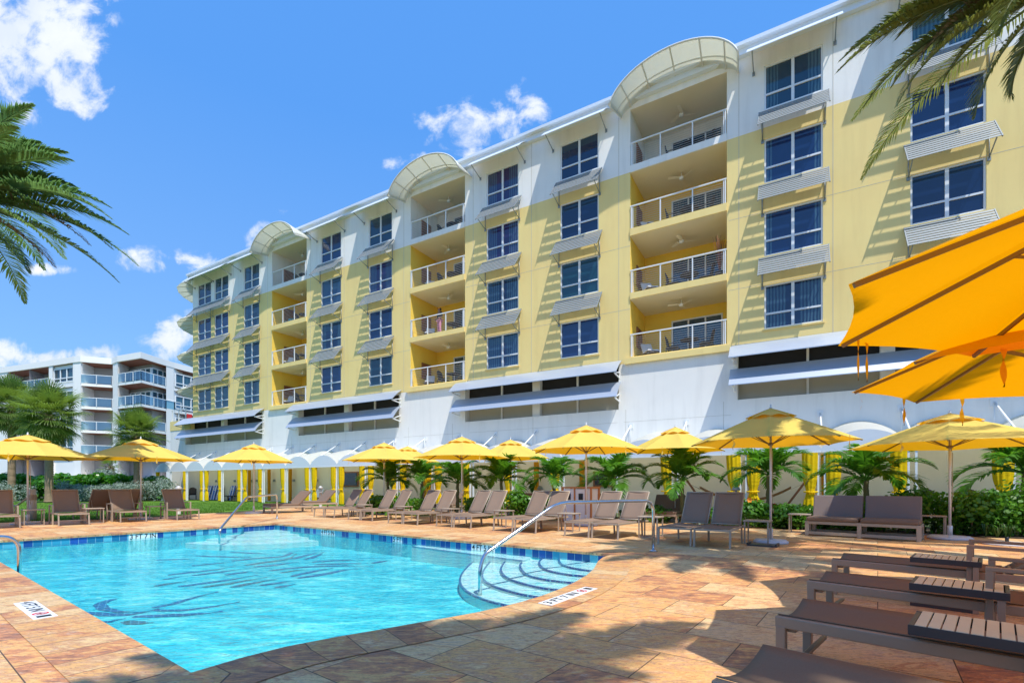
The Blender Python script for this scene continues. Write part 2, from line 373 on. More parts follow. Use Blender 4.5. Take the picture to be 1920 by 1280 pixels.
    def mesh(s,name,mats):
        me=bpy.data.meshes.new(name); me.from_pydata(s.v,[],s.f)
        for m in (mats if isinstance(mats,(list,tuple)) else [mats]): me.materials.append(M[m])
        me.polygons.foreach_set('material_index',s.mi); me.polygons.foreach_set('use_smooth',s.sm)
        if s.uv:
            l=me.uv_layers.new(name='UVMap')
            for fi,uvs in s.uv.items():
                for li,uv in zip(me.polygons[fi].loop_indices,uvs): l.data[li].uv=uv
        me.update(); return me
    def build(s,name,mats,parent=None,loc=None,bevel=0,seg=2):
        me=s.mesh(name,mats)
        o=bpy.data.objects.new(name,me); COL.objects.link(o)
        if parent: o.parent=parent
        if loc is not None: o.location=loc
        if bevel:
            b=o.modifiers.new('bevel','BEVEL'); b.width=bevel; b.segments=seg; b.limit_method='ANGLE'
        return o
def tag(o,label=None,cat=None,group=None,kind=None):
    if label: o['label']=label
    if cat: o['category']=cat
    if group: o['group']=group
    if kind: o['kind']=kind
    return o
def empty(name,loc=(0,0,0),rz=0,**kw):
    o=bpy.data.objects.new(name,None); COL.objects.link(o); o.location=loc; o.rotation_euler=(0,0,rz); o.empty_display_size=.3
    tag(o,**kw); return o
KIDS={}
def kids(o): return [c for c in bpy.data.objects if c.parent==o]
def snapshot(o):
    return (o,[snapshot(c) for c in kids(o)])
def dupt(sn,parent=None,skip=()):
    o,ch=sn; c=o.copy(); COL.objects.link(c); c.parent=parent
    for k in ch:
        if k[0].name.split('.')[0] in skip: continue
        dupt(k,c)
    return c
def place(sn,first,loc,rz,scale=None,**kw):
    o=sn[0] if first else dupt(sn)
    o.location=loc; o.rotation_euler=(0,0,rz)
    if scale: o.scale=scale
    tag(o,**kw); return o
# ------------------------------------------------------------------ camera, light, sky
cam=bpy.data.cameras.new('camera'); co=bpy.data.objects.new('camera',cam); COL.objects.link(co)
co.location=(0,0,HC); co.rotation_euler=(R(90),0,0)
cam.sensor_width=36; cam.lens=36*FL/1920; cam.shift_y=(HZ-640)/1920; cam.clip_end=3000; cam.clip_start=.05
sc.camera=co
SUND=Vector((-.222,.452,-1.0)).normalized()
sun=bpy.data.lights.new('sun','SUN'); so=bpy.data.objects.new('sun',sun); COL.objects.link(so)
sun.energy=5.0; sun.angle=R(.53); sun.color=(1,.95,.86)
so.rotation_euler=SUND.to_track_quat('-Z','Y').to_euler(); so.location=(10,-20,40)
W=bpy.data.worlds.new('World'); sc.world=W; W.use_nodes=True
t=NT(W.node_tree); t.n.clear()
wo=t.new('ShaderNodeOutputWorld'); bg=t.new('ShaderNodeBackground')
sky=t.new('ShaderNodeTexSky'); sky.sky_type='NISHITA'; sky.sun_disc=False
sky.sun_elevation=math.asin(-SUND.z); sky.sun_rotation=math.atan2(-SUND.x,-SUND.y)
sky.air_density=1.0; sky.dust_density=.6; sky.ozone_density=1.5
d=t.coord('Generated'); xyz=t.sep(d)
yy=t.m('MAXIMUM',xyz[1],.05); gx=t.m('DIVIDE',xyz[0],yy); gz=t.m('DIVIDE',xyz[2],yy)
v2=t.comb(gx,gz,0)
nz=t.noise(v2,3.2,9,.60,.35); nzf=t.noise(v2,15,7,.62,.3)
def blob(px,py,rx,ry,amp,rot=0):
    cx=(px-960)/FL; cz=(HZ-py)/FL
    dx=t.m('SUBTRACT',gx,cx); dz=t.m('SUBTRACT',gz,cz)
    ca,sa=cos(rot),sin(rot)
    a=t.m('DIVIDE',t.m('ADD',t.m('MULTIPLY',dx,ca),t.m('MULTIPLY',dz,sa)),rx/FL)
    b=t.m('DIVIDE',t.m('SUBTRACT',t.m('MULTIPLY',dz,ca),t.m('MULTIPLY',dx,sa)),ry/FL)
    r2=t.m('ADD',t.m('MULTIPLY',a,a),t.m('MULTIPLY',b,b))
    return t.m('MULTIPLY',t.m('SUBTRACT',1.0,r2),amp,clamp=False)
fld=None
for b in [(10,60,215,160,1.0,0),(130,160,90,60,.9,-.3),(40,-140,330,170,1,0),(-260,120,300,260,1,0),(900,235,125,48,.75,.1),(985,205,38,48,.5,0),(870,268,60,22,.5,-.5),(130,672,110,26,.8,.1),(20,668,60,30,.7,0),(325,632,95,42,.8,.3),(255,493,46,20,.22,0),(365,492,40,16,.18,0),(490,445,32,26,.5,.9),(538,398,20,8,.2,0),(760,302,50,14,.35,.2),(90,505,34,9,.3,0),(2300,500,200,90,.7,0),(-500,600,300,80,.7,0)]:
    e=blob(*b); fld=e if fld is None else t.m('MAXIMUM',fld,e)
n_=t.m('ADD',t.m('MULTIPLY',t.m('SUBTRACT',nz,.5),3.0),t.m('MULTIPLY',t.m('SUBTRACT',nzf,.5),3.2))
cm=t.m('ADD',fld,n_)
mask=t.new('ShaderNodeMapRange',interpolation_type='SMOOTHSTEP'); t.put(mask.inputs[0],cm); mask.inputs[1].default_value=.0; mask.inputs[2].default_value=.9
gate=t.new('ShaderNodeMapRange',interpolation_type='SMOOTHSTEP'); t.put(gate.inputs[0],fld); gate.inputs[1].default_value=-.7; gate.inputs[2].default_value=.05
front=t.m('GREATER_THAN',xyz[1],.06)
mk=t.m('MULTIPLY',t.m('MULTIPLY',mask.outputs[0],gate.outputs[0]),front)
hs=t.new('ShaderNodeHueSaturation'); t.put(hs.inputs['Color'],sky.outputs[0]); hs.inputs['Saturation'].default_value=1.18; hs.inputs['Value'].default_value=1.0; hs.inputs['Hue'].default_value=.5
tint=t.mix(1.0,hs.outputs[0],(1.05,1.38,1.62),'MULTIPLY')
skyc=t.mix(.78,tint,t.mix(t.m('MULTIPLY',t.m('ABSOLUTE',xyz[2]),1.7,clamp=True),(2.1,3.9,6.9),(.80,2.65,6.8)))
shade=t.mix(t.m('MULTIPLY',t.m('SUBTRACT',nz,.42,clamp=True),3,clamp=True),(5.4,6.0,7.0),(7.6,7.7,7.9))
cc=t.mix(mk,skyc,shade)
t.put(bg.inputs[0],cc); bg.inputs[1].default_value=.148; t.l.new(bg.outputs[0],wo.inputs[0])
sc.view_settings.view_transform='Standard'; sc.view_settings.look='None'; sc.view_settings.exposure=0; sc.view_settings.gamma=1
sc.cycles.max_bounces=8; sc.cycles.transparent_max_bounces=16; sc.cycles.caustics_reflective=False; sc.cycles.caustics_refractive=False

# ================================================================== GROUND AND POOL
P_=Vector((-.7983,.6022,0)); Q_=Vector((.6022,.7983,0))
C0=gp(353,1266); CF=gp(515,981.3)
near=[gp(x,y) for x,y in ((457,1235),(540,1214),(630,1196.5),(715,1182),(800,1166.5),(850,1158),(896,1149.5),(935,1141),(975,1131),(1016,1119),(1054,1104.7),(1082,1091.6),(1104,1078.5),(1117,1066),(1124.5,1052),(1134,1044.5),(1150,1039.3))]
C1=C0+P_*((CF-C0).dot(P_)); 
outl=[C0]+near+[CF,C1]
def densify(pl,step=.35):
    o=[]
    n=len(pl)
    for i in range(n):
        a,b=pl[i],pl[(i+1)%n]; k=max(1,int((b-a).length/step))
        for j in range(k): o.append(a.lerp(b,j/k))
    return o
OUT=densify(outl)
def offs(pl,dd):
    n=len(pl); r=[]
    for i in range(n):
        a,b,c=pl[i-1],pl[i],pl[(i+1)%n]
        e1=(b-a).normalized(); e2=(c-b).normalized()
        n1=Vector((e1.y,-e1.x,0)); n2=Vector((e2.y,-e2.x,0)); m=(n1+n2)
        if m.length<1e-4: m=n1
        m.normalize(); k=dd/max(.5,m.dot(n1)); r.append(b+m*k)
    return r
ar=sum(OUT[i-1].x*OUT[i].y-OUT[i].x*OUT[i-1].y for i in range(len(OUT)))
if ar<0: OUT.reverse()
def sheet(name,outer,hole,z,mat):
    polys=[[Vector((p[0],p[1],0)) for p in outer]]
    if hole: polys.append([Vector((p[0],p[1],0)) for p in hole])
    tr=tessellate_polygon(polys); allp=[p for q in polys for p in q]
    m=MB(); m.v=[(p.x,p.y,z) for p in allp]
    for a,b,c in tr:
        A=(allp[b]-allp[a]).cross(allp[c]-allp[a]).z
        m.f.append((a,b,c) if A>0 else (a,c,b)); m.mi.append(0); m.sm.append(False)
    o=m.build(name,mat); o['kind']='structure'; return o
hole=[OUT[i] for i in range(len(OUT))]
hole_c=offs(OUT,.10)
sheet('ground',[(-900,-300),(900,-300),(900,1500),(-900,1500)],hole_c,-.020,'far')
deckp=[(-60,-12),(14,-12),(14,7.5)]+[tuple(gp(x,y)[:2]) for x,y in ((1920,1010),(1734,1002),(1481,992),(1415,985),(1200,973),(974,963),(650,949),(593,948.5),(510,954),(438,960),(375,962.5),(330,967),(250,971),(120,976),(10,980.5))]+[(-24,9.5),(-60,-4)]
sheet('pool_deck',deckp,hole_c,0.0,'deck')
lawn=[(-60,6.0)]+[tuple(gp(x,y)[:2]) for x,y in ((10,979),(120,974.5),(250,969.5),(330,965.5),(375,961),(438,958.5),(510,952.5),(593,947),(650,947.5))]+[(-8,33),(-20,46),(-80,46)]
sheet('lawn',lawn,None,-.008,'grass')
# bed in front of the cabanas
bedp=[tuple(gp(x,y)[:2]) for x,y in ((650,948.6),(974,962.6),(1200,972.6),(1415,984.6),(1481,991.6),(1734,1001.6),(1920,1009.6))]+[(15,6.6),(20.5,8.0),(1.0,19.8),(-7.3,27.6)]
sheet('planting_bed',bedp,None,-.004+.010,'soil')
pool=empty('swimming_pool',tuple(C0),label='large blue tiled swimming pool sunk in the orange travertine deck',cat='pool')
def local(o): # build in world coordinates, hang under a parent that sits elsewhere
    o.matrix_parent_inverse=o.parent.matrix_basis.inverted() if o.parent else Matrix(); return o
bpy.context.view_layer.update()
# coping with nose
ci=offs(OUT,-.025); co_=offs(OUT,.46)
m=MB(); L=0; n=len(OUT)
for i in range(n):
    j=(i+1)%n; l=(OUT[j]-OUT[i]).length
    a,b,c,d_=ci[i],ci[j],co_[j],co_[i]; z=.006
    up=lambda p,zz: (p.x,p.y,zz)
    m.face([up(a,z),up(d_,z),up(c,z),up(b,z)],0,[(L,0.02),(L,.5),(L+l,.5),(L+l,0.02)])
    m.face([up(a,z),up(b,z),up(b,-.035),up(a,-.035)],0,[(L,0),(L+l,0),(L+l,.04),(L,.04)])
    m.face([up(a,-.035),up(b,-.035),up(OUT[j],-.035),up(OUT[i],-.035)],0,[(L,0),(L+l,0),(L+l,.04),(L,.04)])
    L+=l
local(m.build('coping','coping',pool))
ZW=-.155; ZF=-.50
m=MB(); L=0
for i in range(n):
    j=(i+1)%n; l=(OUT[j]-OUT[i]).length; a,b=OUT[i],OUT[j]
    m.face([(a.x,a.y,-.03),(b.x,b.y,-.03),(b.x,b.y,-.20),(a.x,a.y,-.20)],0,[(L,.152),(L+l,.152),(L+l,-.02),(L,-.02)])
    L+=l
local(m.build('waterline_tile','tile',pool))
m=MB()
for i in range(n):
    j=(i+1)%n; a,b=OUT[i],OUT[j]
    m.face([(a.x,a.y,-.20),(b.x,b.y,-.20),(b.x,b.y,ZF),(a.x,a.y,ZF)])
tr=tessellate_polygon([[Vector((p.x,p.y,0)) for p in OUT]])
bi=len(m.v); m.v+=[(p.x,p.y,ZF) for p in OUT]
for a,b,c in tr:
    A=(OUT[b]-OUT[a]).cross(OUT[c]-OUT[a]).z
    m.f.append((bi+a,bi+b,bi+c) if A>0 else (bi+a,bi+c,bi+b)); m.mi.append(0); m.sm.append(False)
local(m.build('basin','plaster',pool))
# water
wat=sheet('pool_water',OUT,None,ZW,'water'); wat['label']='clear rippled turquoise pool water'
# steps in the corner by the curved edge
def wp(px,py,z): return gp(px,py,z)
corner=gp(1170,1037)+Vector((.5,.3,0))
arcs=[(-.168,[(1062,1041.5),(1050,1045),(1047,1050),(1054,1058),(1075,1064),(1110,1069),(1160,1072)]),
 (-.195,[(1030,1040),(1014,1048),(1010,1056),(1021,1066),(1047,1073),(1085,1078),(1150,1082)]),
 (-.225,[(990,1036),(979,1052),(974,1061),(985,1075),(1015,1084),(1060,1090),(1120,1094)]),
 (-.26,[(955,1040),(943,1056),(938,1068),(948,1081),(980,1093),(1030,1103),(1100,1108)]),
 (-.30,[(930,1040),(910,1062),(903,1080),(915,1093),(950,1106),(1000,1117),(1060,1123)]),
 (-.35,[(895,1045),(870,1068),(861,1088),(872,1106),(905,1122),(950,1134),(1000,1142)])]
m=MB(); me_=MB()
for z,pts in arcs:
    zz=z
    pw=[wp(x,y,zz) for x,y in pts]
    # smooth
    q=[]
    for i in range(len(pw)-1):
        p0=pw[max(0,i-1)];p1=pw[i];p2=pw[i+1];p3=pw[min(len(pw)-1,i+2)]
        for k in range(5):
            u=k/5; q.append(.5*((2*p1)+(p2-p0)*u+(2*p0-5*p1+4*p2-p3)*u*u+(3*p1-p0-3*p2+p3)*u**3))
    q.append(pw[-1])
    poly=[(p.x,p.y) for p in q]+[(q[-1].x+.6,q[-1].y-.1),(corner.x+.3,corner.y-.4),(corner.x,corner.y+.4),(q[0].x+.3,q[0].y+.7)]
    m.poly(poly,ZF+.001,zz)
    cen=Vector((corner.x,corner.y,0))
    for i in range(len(q)-1):
        a,b=q[i],q[i+1]
        def inn(p,k): dd=(Vector((p.x,p.y,0))-cen).normalized(); return (p.x+dd.x*k,p.y+dd.y*k)
        a0,b0,a1,b1=inn(a,.006),inn(b,.006),inn(a,-.028),inn(b,-.028)
        me_.face([(*a0,zz+.004),(*b0,zz+.004),(*b1,zz+.004),(*a1,zz+.004)])
        me_.face([(*a0,zz+.004),(*b0,zz+.004),(*b0,zz-.022),(*a0,zz-.022)])
# bench along the long wall
ba=wp(772,1024,-.19); bb=wp(979,1051,-.19)
bd=(-P_); pb=[(ba.x,ba.y),(bb.x,bb.y),(bb.x+.5,bb.y+1.2),(ba.x+.45,ba.y+1.2)]
m.poly(pb,ZF+.001,-.190)
e=(bb-ba).normalized(); nn=Vector((e.y,-e.x,0))
if nn.y>0: nn=-nn
me_.face([tuple(ba+nn*.006+Vector((0,0,.004))),tuple(bb+nn*.006+Vector((0,0,.004))),tuple(bb-nn*.05+Vector((0,0,.004))),tuple(ba-nn*.05+Vector((0,0,.004)))])
local(m.build('steps','stepp',pool)); local(me_.build('step_edge_tile','mosaic',pool))
# far corner steps
m=MB()
for k,(rr,z) in enumerate(((.9,-.18),(1.4,-.24),(1.9,-.30),(2.4,-.36))):
    cc_=CF+Vector((0,.0,0)); pts=[]
    for a in range(13):
        an=a/12*pi/2; v=(-P_)*cos(an)*rr+(-Q_)*sin(an)*rr; pts.append((cc_.x+v.x,cc_.y+v.y))
    back=cc_+P_*.1+Q_*.1
    m.poly(pts+[( (cc_+(-Q_)*rr+P_*.1).x,(cc_+(-Q_)*rr+P_*.1).y),(back.x,back.y),((cc_+(-P_)*rr+Q_*.1).x,(cc_+(-P_)*rr+Q_*.1).y)],ZF+.002,z)
local(m.build('steps','stepp',pool))
# mosaic strokes on the floor
def stroke(mb,pts,w,mi=0,z=ZF+.006):
    pw=[gp(x,y,z) for x,y in pts]; q=[]
    for i in range(len(pw)-1):
        p0=pw[max(0,i-1)];p1=pw[i];p2=pw[i+1];p3=pw[min(len(pw)-1,i+2)]
        for k in range(6):
            u=k/6; q.append(.5*((2*p1)+(p2-p0)*u+(2*p0-5*p1+4*p2-p3)*u*u+(3*p1-p0-3*p2+p3)*u**3))
    q.append(pw[-1]); N=len(q); L_=[];R_=[]
    for i,p in enumerate(q):
        dd=(q[min(N-1,i+1)]-q[max(0,i-1)]).normalized(); nn=Vector((-dd.y,dd.x,0)); u=i/(N-1)
        ww=w*.62*(sin(pi*min(1,u*1.15+.08))**.6 if u<.93 else .25)/2+.01
        wob=.008*sin(i*1.3+pts[0][0])
        L_.append(p+nn*(ww+wob)); R_.append(p-nn*(ww-wob))
    for i in range(N-1): mb.face([L_[i],R_[i],R_[i+1],L_[i+1]],mi)
m=MB()
S=[([(215,1122),(190,1130),(195,1140),(230,1146),(275,1146)],.20,0),([(160,1147),(200,1151),(250,1150),(300,1140)],.20,0),([(185,1166),(205,1164),(235,1158)],.12,0),([(232,1164),(260,1167),(287,1166)],.22,1),
 ([(250,1155),(310,1153),(370,1150),(418,1145)],.20,0),([(285,1143),(340,1143),(400,1136),(450,1127)],.13,0),([(285,1138),(320,1132),(365,1119),(410,1108)],.15,0),
 ([(290,1098),(320,1093),(348,1089)],.2,1),([(315,1077),(360,1072),(405,1067),(437,1061)],.2,0),([(360,1078),(410,1072),(452,1066)],.2,0),([(334,1099),(380,1093),(430,1086),(483,1077)],.22,0),
 ([(380,1100),(430,1093),(500,1081)],.2,1),([(435,1100),(470,1093),(518,1085)],.2,1),([(422,1077),(450,1073),(473,1070)],.2,0),([(487,1097),(520,1092),(545,1088)],.16,0),([(515,1101),(555,1094)],.12,0),
 ([(293,1049),(330,1048),(365,1047)],.2,0),([(360,1060),(400,1056),(430,1053)],.2,0),([(365,1041),(420,1043),(470,1044)],.2,0),([(435,1051),(480,1046),(530,1042),(545,1035),(520,1034)],.2,0),([(460,1059),(500,1053),(540,1047),(555,1038)],.26,1),
 ([(475,1062),(520,1058),(560,1052)],.22,0),([(550,1047),(575,1040),(603,1034)],.2,0),([(572,1048),(590,1043),(608,1034)],.2,0),([(430,1034),(470,1036),(500,1038)],.16,0),([(585,1053),(630,1050),(682,1049)],.24,0),([(590,1058),(640,1056),(690,1055)],.2,0),
 ([(505,1069),(550,1064),(600,1061),(650,1060),(700,1062)],.22,0),([(545,1080),(590,1070),(625,1064)],.2,0),([(558,1083),(600,1077),(640,1069),(670,1065)],.26,0),([(525,1073),(570,1067)],.14,1),([(698,1055),(715,1052),(730,1050)],.2,0),([(305,1086),(340,1080)],.1,0)]
for p,w,mi in S: stroke(m,p,w,mi)
local(m.build('floor_mosaic',['mosaic','mosaicb'],pool))
# ---- depth markings: lettering as meshes
def textmesh(body,size):
    cu=bpy.data.curves.new('lettering','FONT'); cu.body=body; cu.size=size; cu.align_x='CENTER'; cu.align_y='CENTER'; cu.offset=size*.012
    o=bpy.data.objects.new('lettering',cu); COL.objects.link(o)
    dg=bpy.context.evaluated_depsgraph_get(); me=bpy.data.meshes.new_from_object(o.evaluated_get(dg))
    bpy.data.objects.remove(o); bpy.data.curves.remove(cu); me.materials.clear(); me.materials.append(M['black']); me.name='lettering'; return me
def wall_sign(body,pa,pb,wid,lab):
    a,b=pa,pb; a.z=b.z=0; mid=(a+b)/2; e=(b-a).normalized()
    root=empty('depth_marker',(mid.x,mid.y,-.115),math.atan2(e.y,e.x),label=lab,cat='depth marker')
    w=(b-a).length
    mb=MB(); mb.box((-w/2,-.006,-.085),(w/2,.02,.078)); mb.build('tile_panel','white_tile',root)
    me=textmesh(body,.16); o=bpy.data.objects.new('lettering',me); COL.objects.link(o); o.parent=root
    xs=[v.co.x for v in me.vertices]; ys=[v.co.y for v in me.vertices]
    o.rotation_euler=(R(90),0,0); o.location=(0,-.009,.004); o.scale=(w*.90/(max(xs)-min(xs)),.115/(max(ys)-min(ys)),1)
def onedge(px,a,b):  # point of the segment a-b seen in column px
    t_=(px-960)/FL; u=(a.x-t_*a.y)/((a.x-t_*a.y)-(b.x-t_*b.y)); return a.lerp(b,u)
RE=(CF,near[-1]); FE=(C1,CF)
wall_sign('3 FT 7 IN',onedge(241,*FE),onedge(295,*FE),0,'3 FT 7 IN depth tile on the left back wall of the pool')
wall_sign('4 FT 5 IN',onedge(602,*RE),onedge(628,*RE),0,'4 FT 5 IN depth tile near the far corner of the pool wall')
wall_sign('5 FT',onedge(736.5,*RE),onedge(754,*RE),0,'5 FT depth tile in the middle of the long pool wall')
wall_sign('4 FT 5 IN',onedge(884,*RE),onedge(928,*RE),0,'4 FT 5 IN depth tile behind the curved handrail')
def deck_sign(body,c,rz,w,h,lab):
    root=empty('depth_marker',(c.x,c.y,.010),rz,label=lab,cat='depth marker')
    mb=MB(); mb.box((-w/2,-h/2,-.005),(w/2,h/2,.0)); mb.build('tile_panel','white_tile',root)
    me=textmesh(body,.12); o=bpy.data.objects.new('lettering',me); COL.objects.link(o); o.parent=root
    xs=[v.co.x for v in me.vertices]; ys=[v.co.y for v in me.vertices]
    o.location=(-w*.16,0,.002); o.scale=(w*.60/(max(xs)-min(xs)),h*.62/(max(ys)-min(ys)),1)
    mb=MB(); cx=w*.27; r=h*.36
    for k in range(20):
        a=2*pi*k/20;b=2*pi*(k+1)/20
        mb.face([(cx+r*cos(a),r*sin(a),.002),(cx+r*cos(b),r*sin(b),.002),(cx+r*.76*cos(b),r*.76*sin(b),.002),(cx+r*.76*cos(a),r*.76*sin(a),.002)])
    mb.face([(cx-r*.6,-r*.7,.0025),(cx-r*.45,-r*.8,.0025),(cx+r*.65,r*.6,.0025),(cx+r*.5,r*.72,.0025)])
    mb.build('no_diving_symbol','red',root)
    mb=MB(); mb.box((cx-r*.5,-r*.1,0),(cx+r*.45,r*.12,.0015)); mb.box((cx+r*.1,-r*.45,0),(cx+r*.25,r*.5,.0015))
    for k in range(4): mb.box((w*.38+k*.02,-h*.3,0),(w*.38+k*.02+.011,h*.3,.0018))
    mb.build('small_print','black',root)
aL=[gp(24,1132),gp(67.7,1127),gp(107.6,1155),gp(63.7,1163)]
c=sum(aL,Vector())/4; e=((aL[2]-aL[1])+(aL[3]-aL[0]))/2
deck_sign('4 FT 5 IN',c,math.atan2(e.y,e.x),e.length,((aL[0]-aL[1]).length+(aL[2]-aL[3]).length)/2,'white 4 FT 5 IN marker with no diving symbol on the left coping')
aL=[gp(1011,1131),gp(1032,1136.4),gp(1119,1104.7),gp(1098.6,1100)]
c=sum(aL,Vector())/4; e=((aL[2]-aL[1])+(aL[3]-aL[0]))/2
deck_sign('3 FT 7 IN',c,math.atan2(e.y,e.x),e.length,((aL[0]-aL[1]).length+(aL[2]-aL[3]).length)/2,'white 3 FT 7 IN marker with no diving symbol beside the curved steps')
# ---- handrails
def smoothpath(pts,rad=.12,k=5):
    pts=[Vector(p) for p in pts]; o=[pts[0]]
    for i in range(1,len(pts)-1):
        a,b,c=pts[i-1],pts[i],pts[i+1]; d1=(a-b); d2=(c-b); r=min(rad,d1.length*.45,d2.length*.45)
        p=b+d1.normalized()*r; q=b+d2.normalized()*r
        for j in range(k+1):
            u=j/k; o.append(p*(1-u)**2+b*2*u*(1-u)+q*u*u)
    o.append(pts[-1]); return o
def handrail(pts,lab,r=.028):
    root=empty('handrail',pts[0],label=lab,cat='handrail',group='steel pool handrails')
    bpy.context.view_layer.update()
    mb=MB(); mb.tube(smoothpath(pts,.22,7),r,14); local(mb.build('rail','chrome',root))
    mb=MB(); mb.lathe([(.075,.006),(.075,.02),(.045,.03),(.03,.032)],20,c=(pts[0][0],pts[0][1],0)); local(mb.build('base_flange','chrome',root))
bR=gp(1225,1033); 
handrail([tuple(bR),(bR.x,bR.y,.90),(.70,7.38,.90),(-.39,6.72,.20),(-.44,6.67,.02),(-.44,6.67,-.36)],'long curved steel handrail over the corner steps')
bL=gp(519.6,972.3)
handrail([tuple(bL),(bL.x,bL.y,.86),(-7.73,14.15,.84),(-7.43,12.4,.10),(-7.42,12.3,.0),(-7.42,12.3,-.30)],'distant steel handrail at the far corner of the pool')
gA=gp(13,1067); eA=P_
gq=gA+Q_*.12
handrail([tuple(gA-Q_*.55),tuple(gA-Q_*.55+Vector((0,0,.46))),tuple(gq+Vector((0,0,.46))),tuple(gq+Vector((0,0,-.4)))],'low steel ladder rail at the left pool edge',.024)
# ================================================================== LOUNGERS
def make_lounger(name,arms=False,heavy=False,back_deg=57,seat=1.22,back=.80,w=.66,zs=.35,sl='sling',fr='taupel'):
    """foot at y=0, head towards +y"""
    root=empty(name); t_=.05 if heavy else .034; h_=.065 if heavy else .042
    mb=MB()
    for sx in (-1,1):
        x=sx*(w/2-t_/2)
        mb.box((x-t_/2,0,zs-h_),(x+t_/2,seat+(.45 if heavy else .30),zs))
    mb.box((-w/2+t_,.0 if not heavy else .05,zs-h_-(.03 if heavy else 0)),(w/2-t_,t_+(.05 if heavy else 0),zs-.004-(.06 if heavy else 0))); mb.box((-w/2+t_,seat,zs-h_),(w/2-t_,seat+t_,zs-.03)); 
    mb.box((-w/2+t_,seat+(.40 if heavy else .26),zs-h_),(w/2-t_,seat+(.45 if heavy else .30),zs-.03))
    if arms: mb.box((-w/2+t_,.12,.13),(w/2-t_,.15,.155))
    mb.build('frame',fr,root,bevel=.006)
    lw=.052 if heavy else .034
    for sx in (-1,1):
        for (y,dy) in ((.03,-.03),(seat-.05 if not heavy else seat-.22,.03)):
            l=MB(); x=sx*(w/2-lw/2+.003)
            y2=y+(0 if heavy else dy)
            P=[Vector((x-lw/2,y2-lw/2,0)),Vector((x+lw/2,y2-lw/2,0)),Vector((x+lw/2,y2+lw/2,0)),Vector((x-lw/2,y2+lw/2,0)),
               Vector((x-lw/2,y-lw/2,zs-h_+.01)),Vector((x+lw/2,y-lw/2,zs-h_+.01)),Vector((x+lw/2,y+lw/2,zs-h_+.01)),Vector((x-lw/2,y+lw/2,zs-h_+.01))]
            l.hexa(P); l.build('leg',fr,root,bevel=.004)
    iw=w/2-t_*.8
    mb=MB()
    def sf(u,v):
        x=(v*2-1)*iw; y=.005+u*(seat-.01); e=max(0,1-u*seat/.16)
        z=zs+.004-(.055 if heavy else .030*min(1,u*6+.1))*(1-(v*2-1)**2)
        return (x,y,z)
    mb.grid(sf,24,8)
    mb.build('seat_sling',sl,root).modifiers.new('solid','SOLIDIFY').thickness=.006
    if heavy:
        mb=MB()
        for k in (1,2,3,4,5): 
            y=seat*k/6
            for j in range(8):
                v0,v1=j/8,(j+1)/8
                a=sf(k/6,v0);b=sf(k/6,v1)
                mb.face([(a[0],a[1]-.002,a[2]+.0022),(b[0],b[1]-.002,b[2]+.0022),(b[0],b[1]+.002,b[2]+.0022),(a[0],a[1]+.002,a[2]+.0022)])
        mb.build('seam',fr,root)
    # backrest
    a=R(back_deg); by=seat+.02; bz=zs-.01
    def bp(x,l,o=0): return Vector((x,by+l*cos(a)-o*sin(a)*-1*-1,bz+l*sin(a)+o*cos(a)))
    mb=MB(); bw=w/2-t_*1.6
    for sx in (-1,1): mb.tube([bp(sx*bw,0),bp(sx*bw,back)],.015 if not heavy else .02,8)
    mb.tube([bp(-bw,back),bp(bw,back)],.015,8); mb.tube([bp(-bw,.03),bp(bw,.03)],.014,8)
    br=mb.build('backrest',fr,root)
    mb=MB()
    mb.grid(lambda u,v: bp((v*2-1)*(bw-.004),.035+u*(back-.03),.006-.022*(1-(v*2-1)**2)),10,6)
    mb.build('back_sling',sl,br).modifiers.new('solid','SOLIDIFY').thickness=.006
    for sx in (-1,1): mb=MB(); mb.tube([bp(sx*(bw-.03),back*.5,-.02),(sx*(bw-.03),by+back*.5*cos(a)+.14,zs-.03)],.009,6); mb.build('back_stay',fr,br)
    if arms:
        for sx in (-1,1):
            ar_=MB(); x=sx*(w/2+.012); y0=seat-.24; y1=seat+(.55 if heavy else .34); za=zs+.23; aw=.05 if heavy else .04
            ar_.bar((x,y0,za),(x,y1,za-.01),aw,.028); ar_.bar((x,y0+.02,.0 if not heavy else 0),(x,y0+.02,za-.012),aw,.04); ar_.bar((x,y1-.03,0),(x,y1-.03,za-.02),aw,.035)
            ar_.build('armrest',fr,root,bevel=.005)
    return root
AX=math.atan2(Q_.y,Q_.x)-pi/2      # +y local -> Q_
# right hand row, foot towards the pool
proto=make_lounger('sun_lounger'); sn=snapshot(proto)
rowlegs=[((587,968.4),(628.7,970.9)),((651.7,972.6),(701.3,977.6)),((726.6,980.3),(784.5,984.3)),((815.5,986),(885,990.9)),((921.6,994.4),(1007.5,1000)),((1055,1003.8),(1163.5,1012.8)),((1231.5,1018),(1373.4,1030.9))]
ordn=['farthest','second farthest','third farthest','middle','third nearest','second nearest','nearest']
first=True; rowpos=[]
for i,(a,b) in enumerate(rowlegs):
    A=gp(*a);B=gp(*b); 
    A=gp(*a); Bn=A-P_*1.36
    # keep the measured right end within the pair
    mid=(A+B)/2; e=-P_
    sh=[None,None]
    for k,o in ((0,-.34),(1,.34)):
        p=mid+e*o*1.03
        side='left' if k==0 else 'right'
        place(sn,first,(p.x,p.y,0),AX+R(random.uniform(-3.5,3.5)),label=f'{side} taupe mesh lounger in the {ordn[i]} pair along the right pool side',cat='sun lounger',group='loungers paired along the long pool side'); first=False
    rowpos.append(mid)
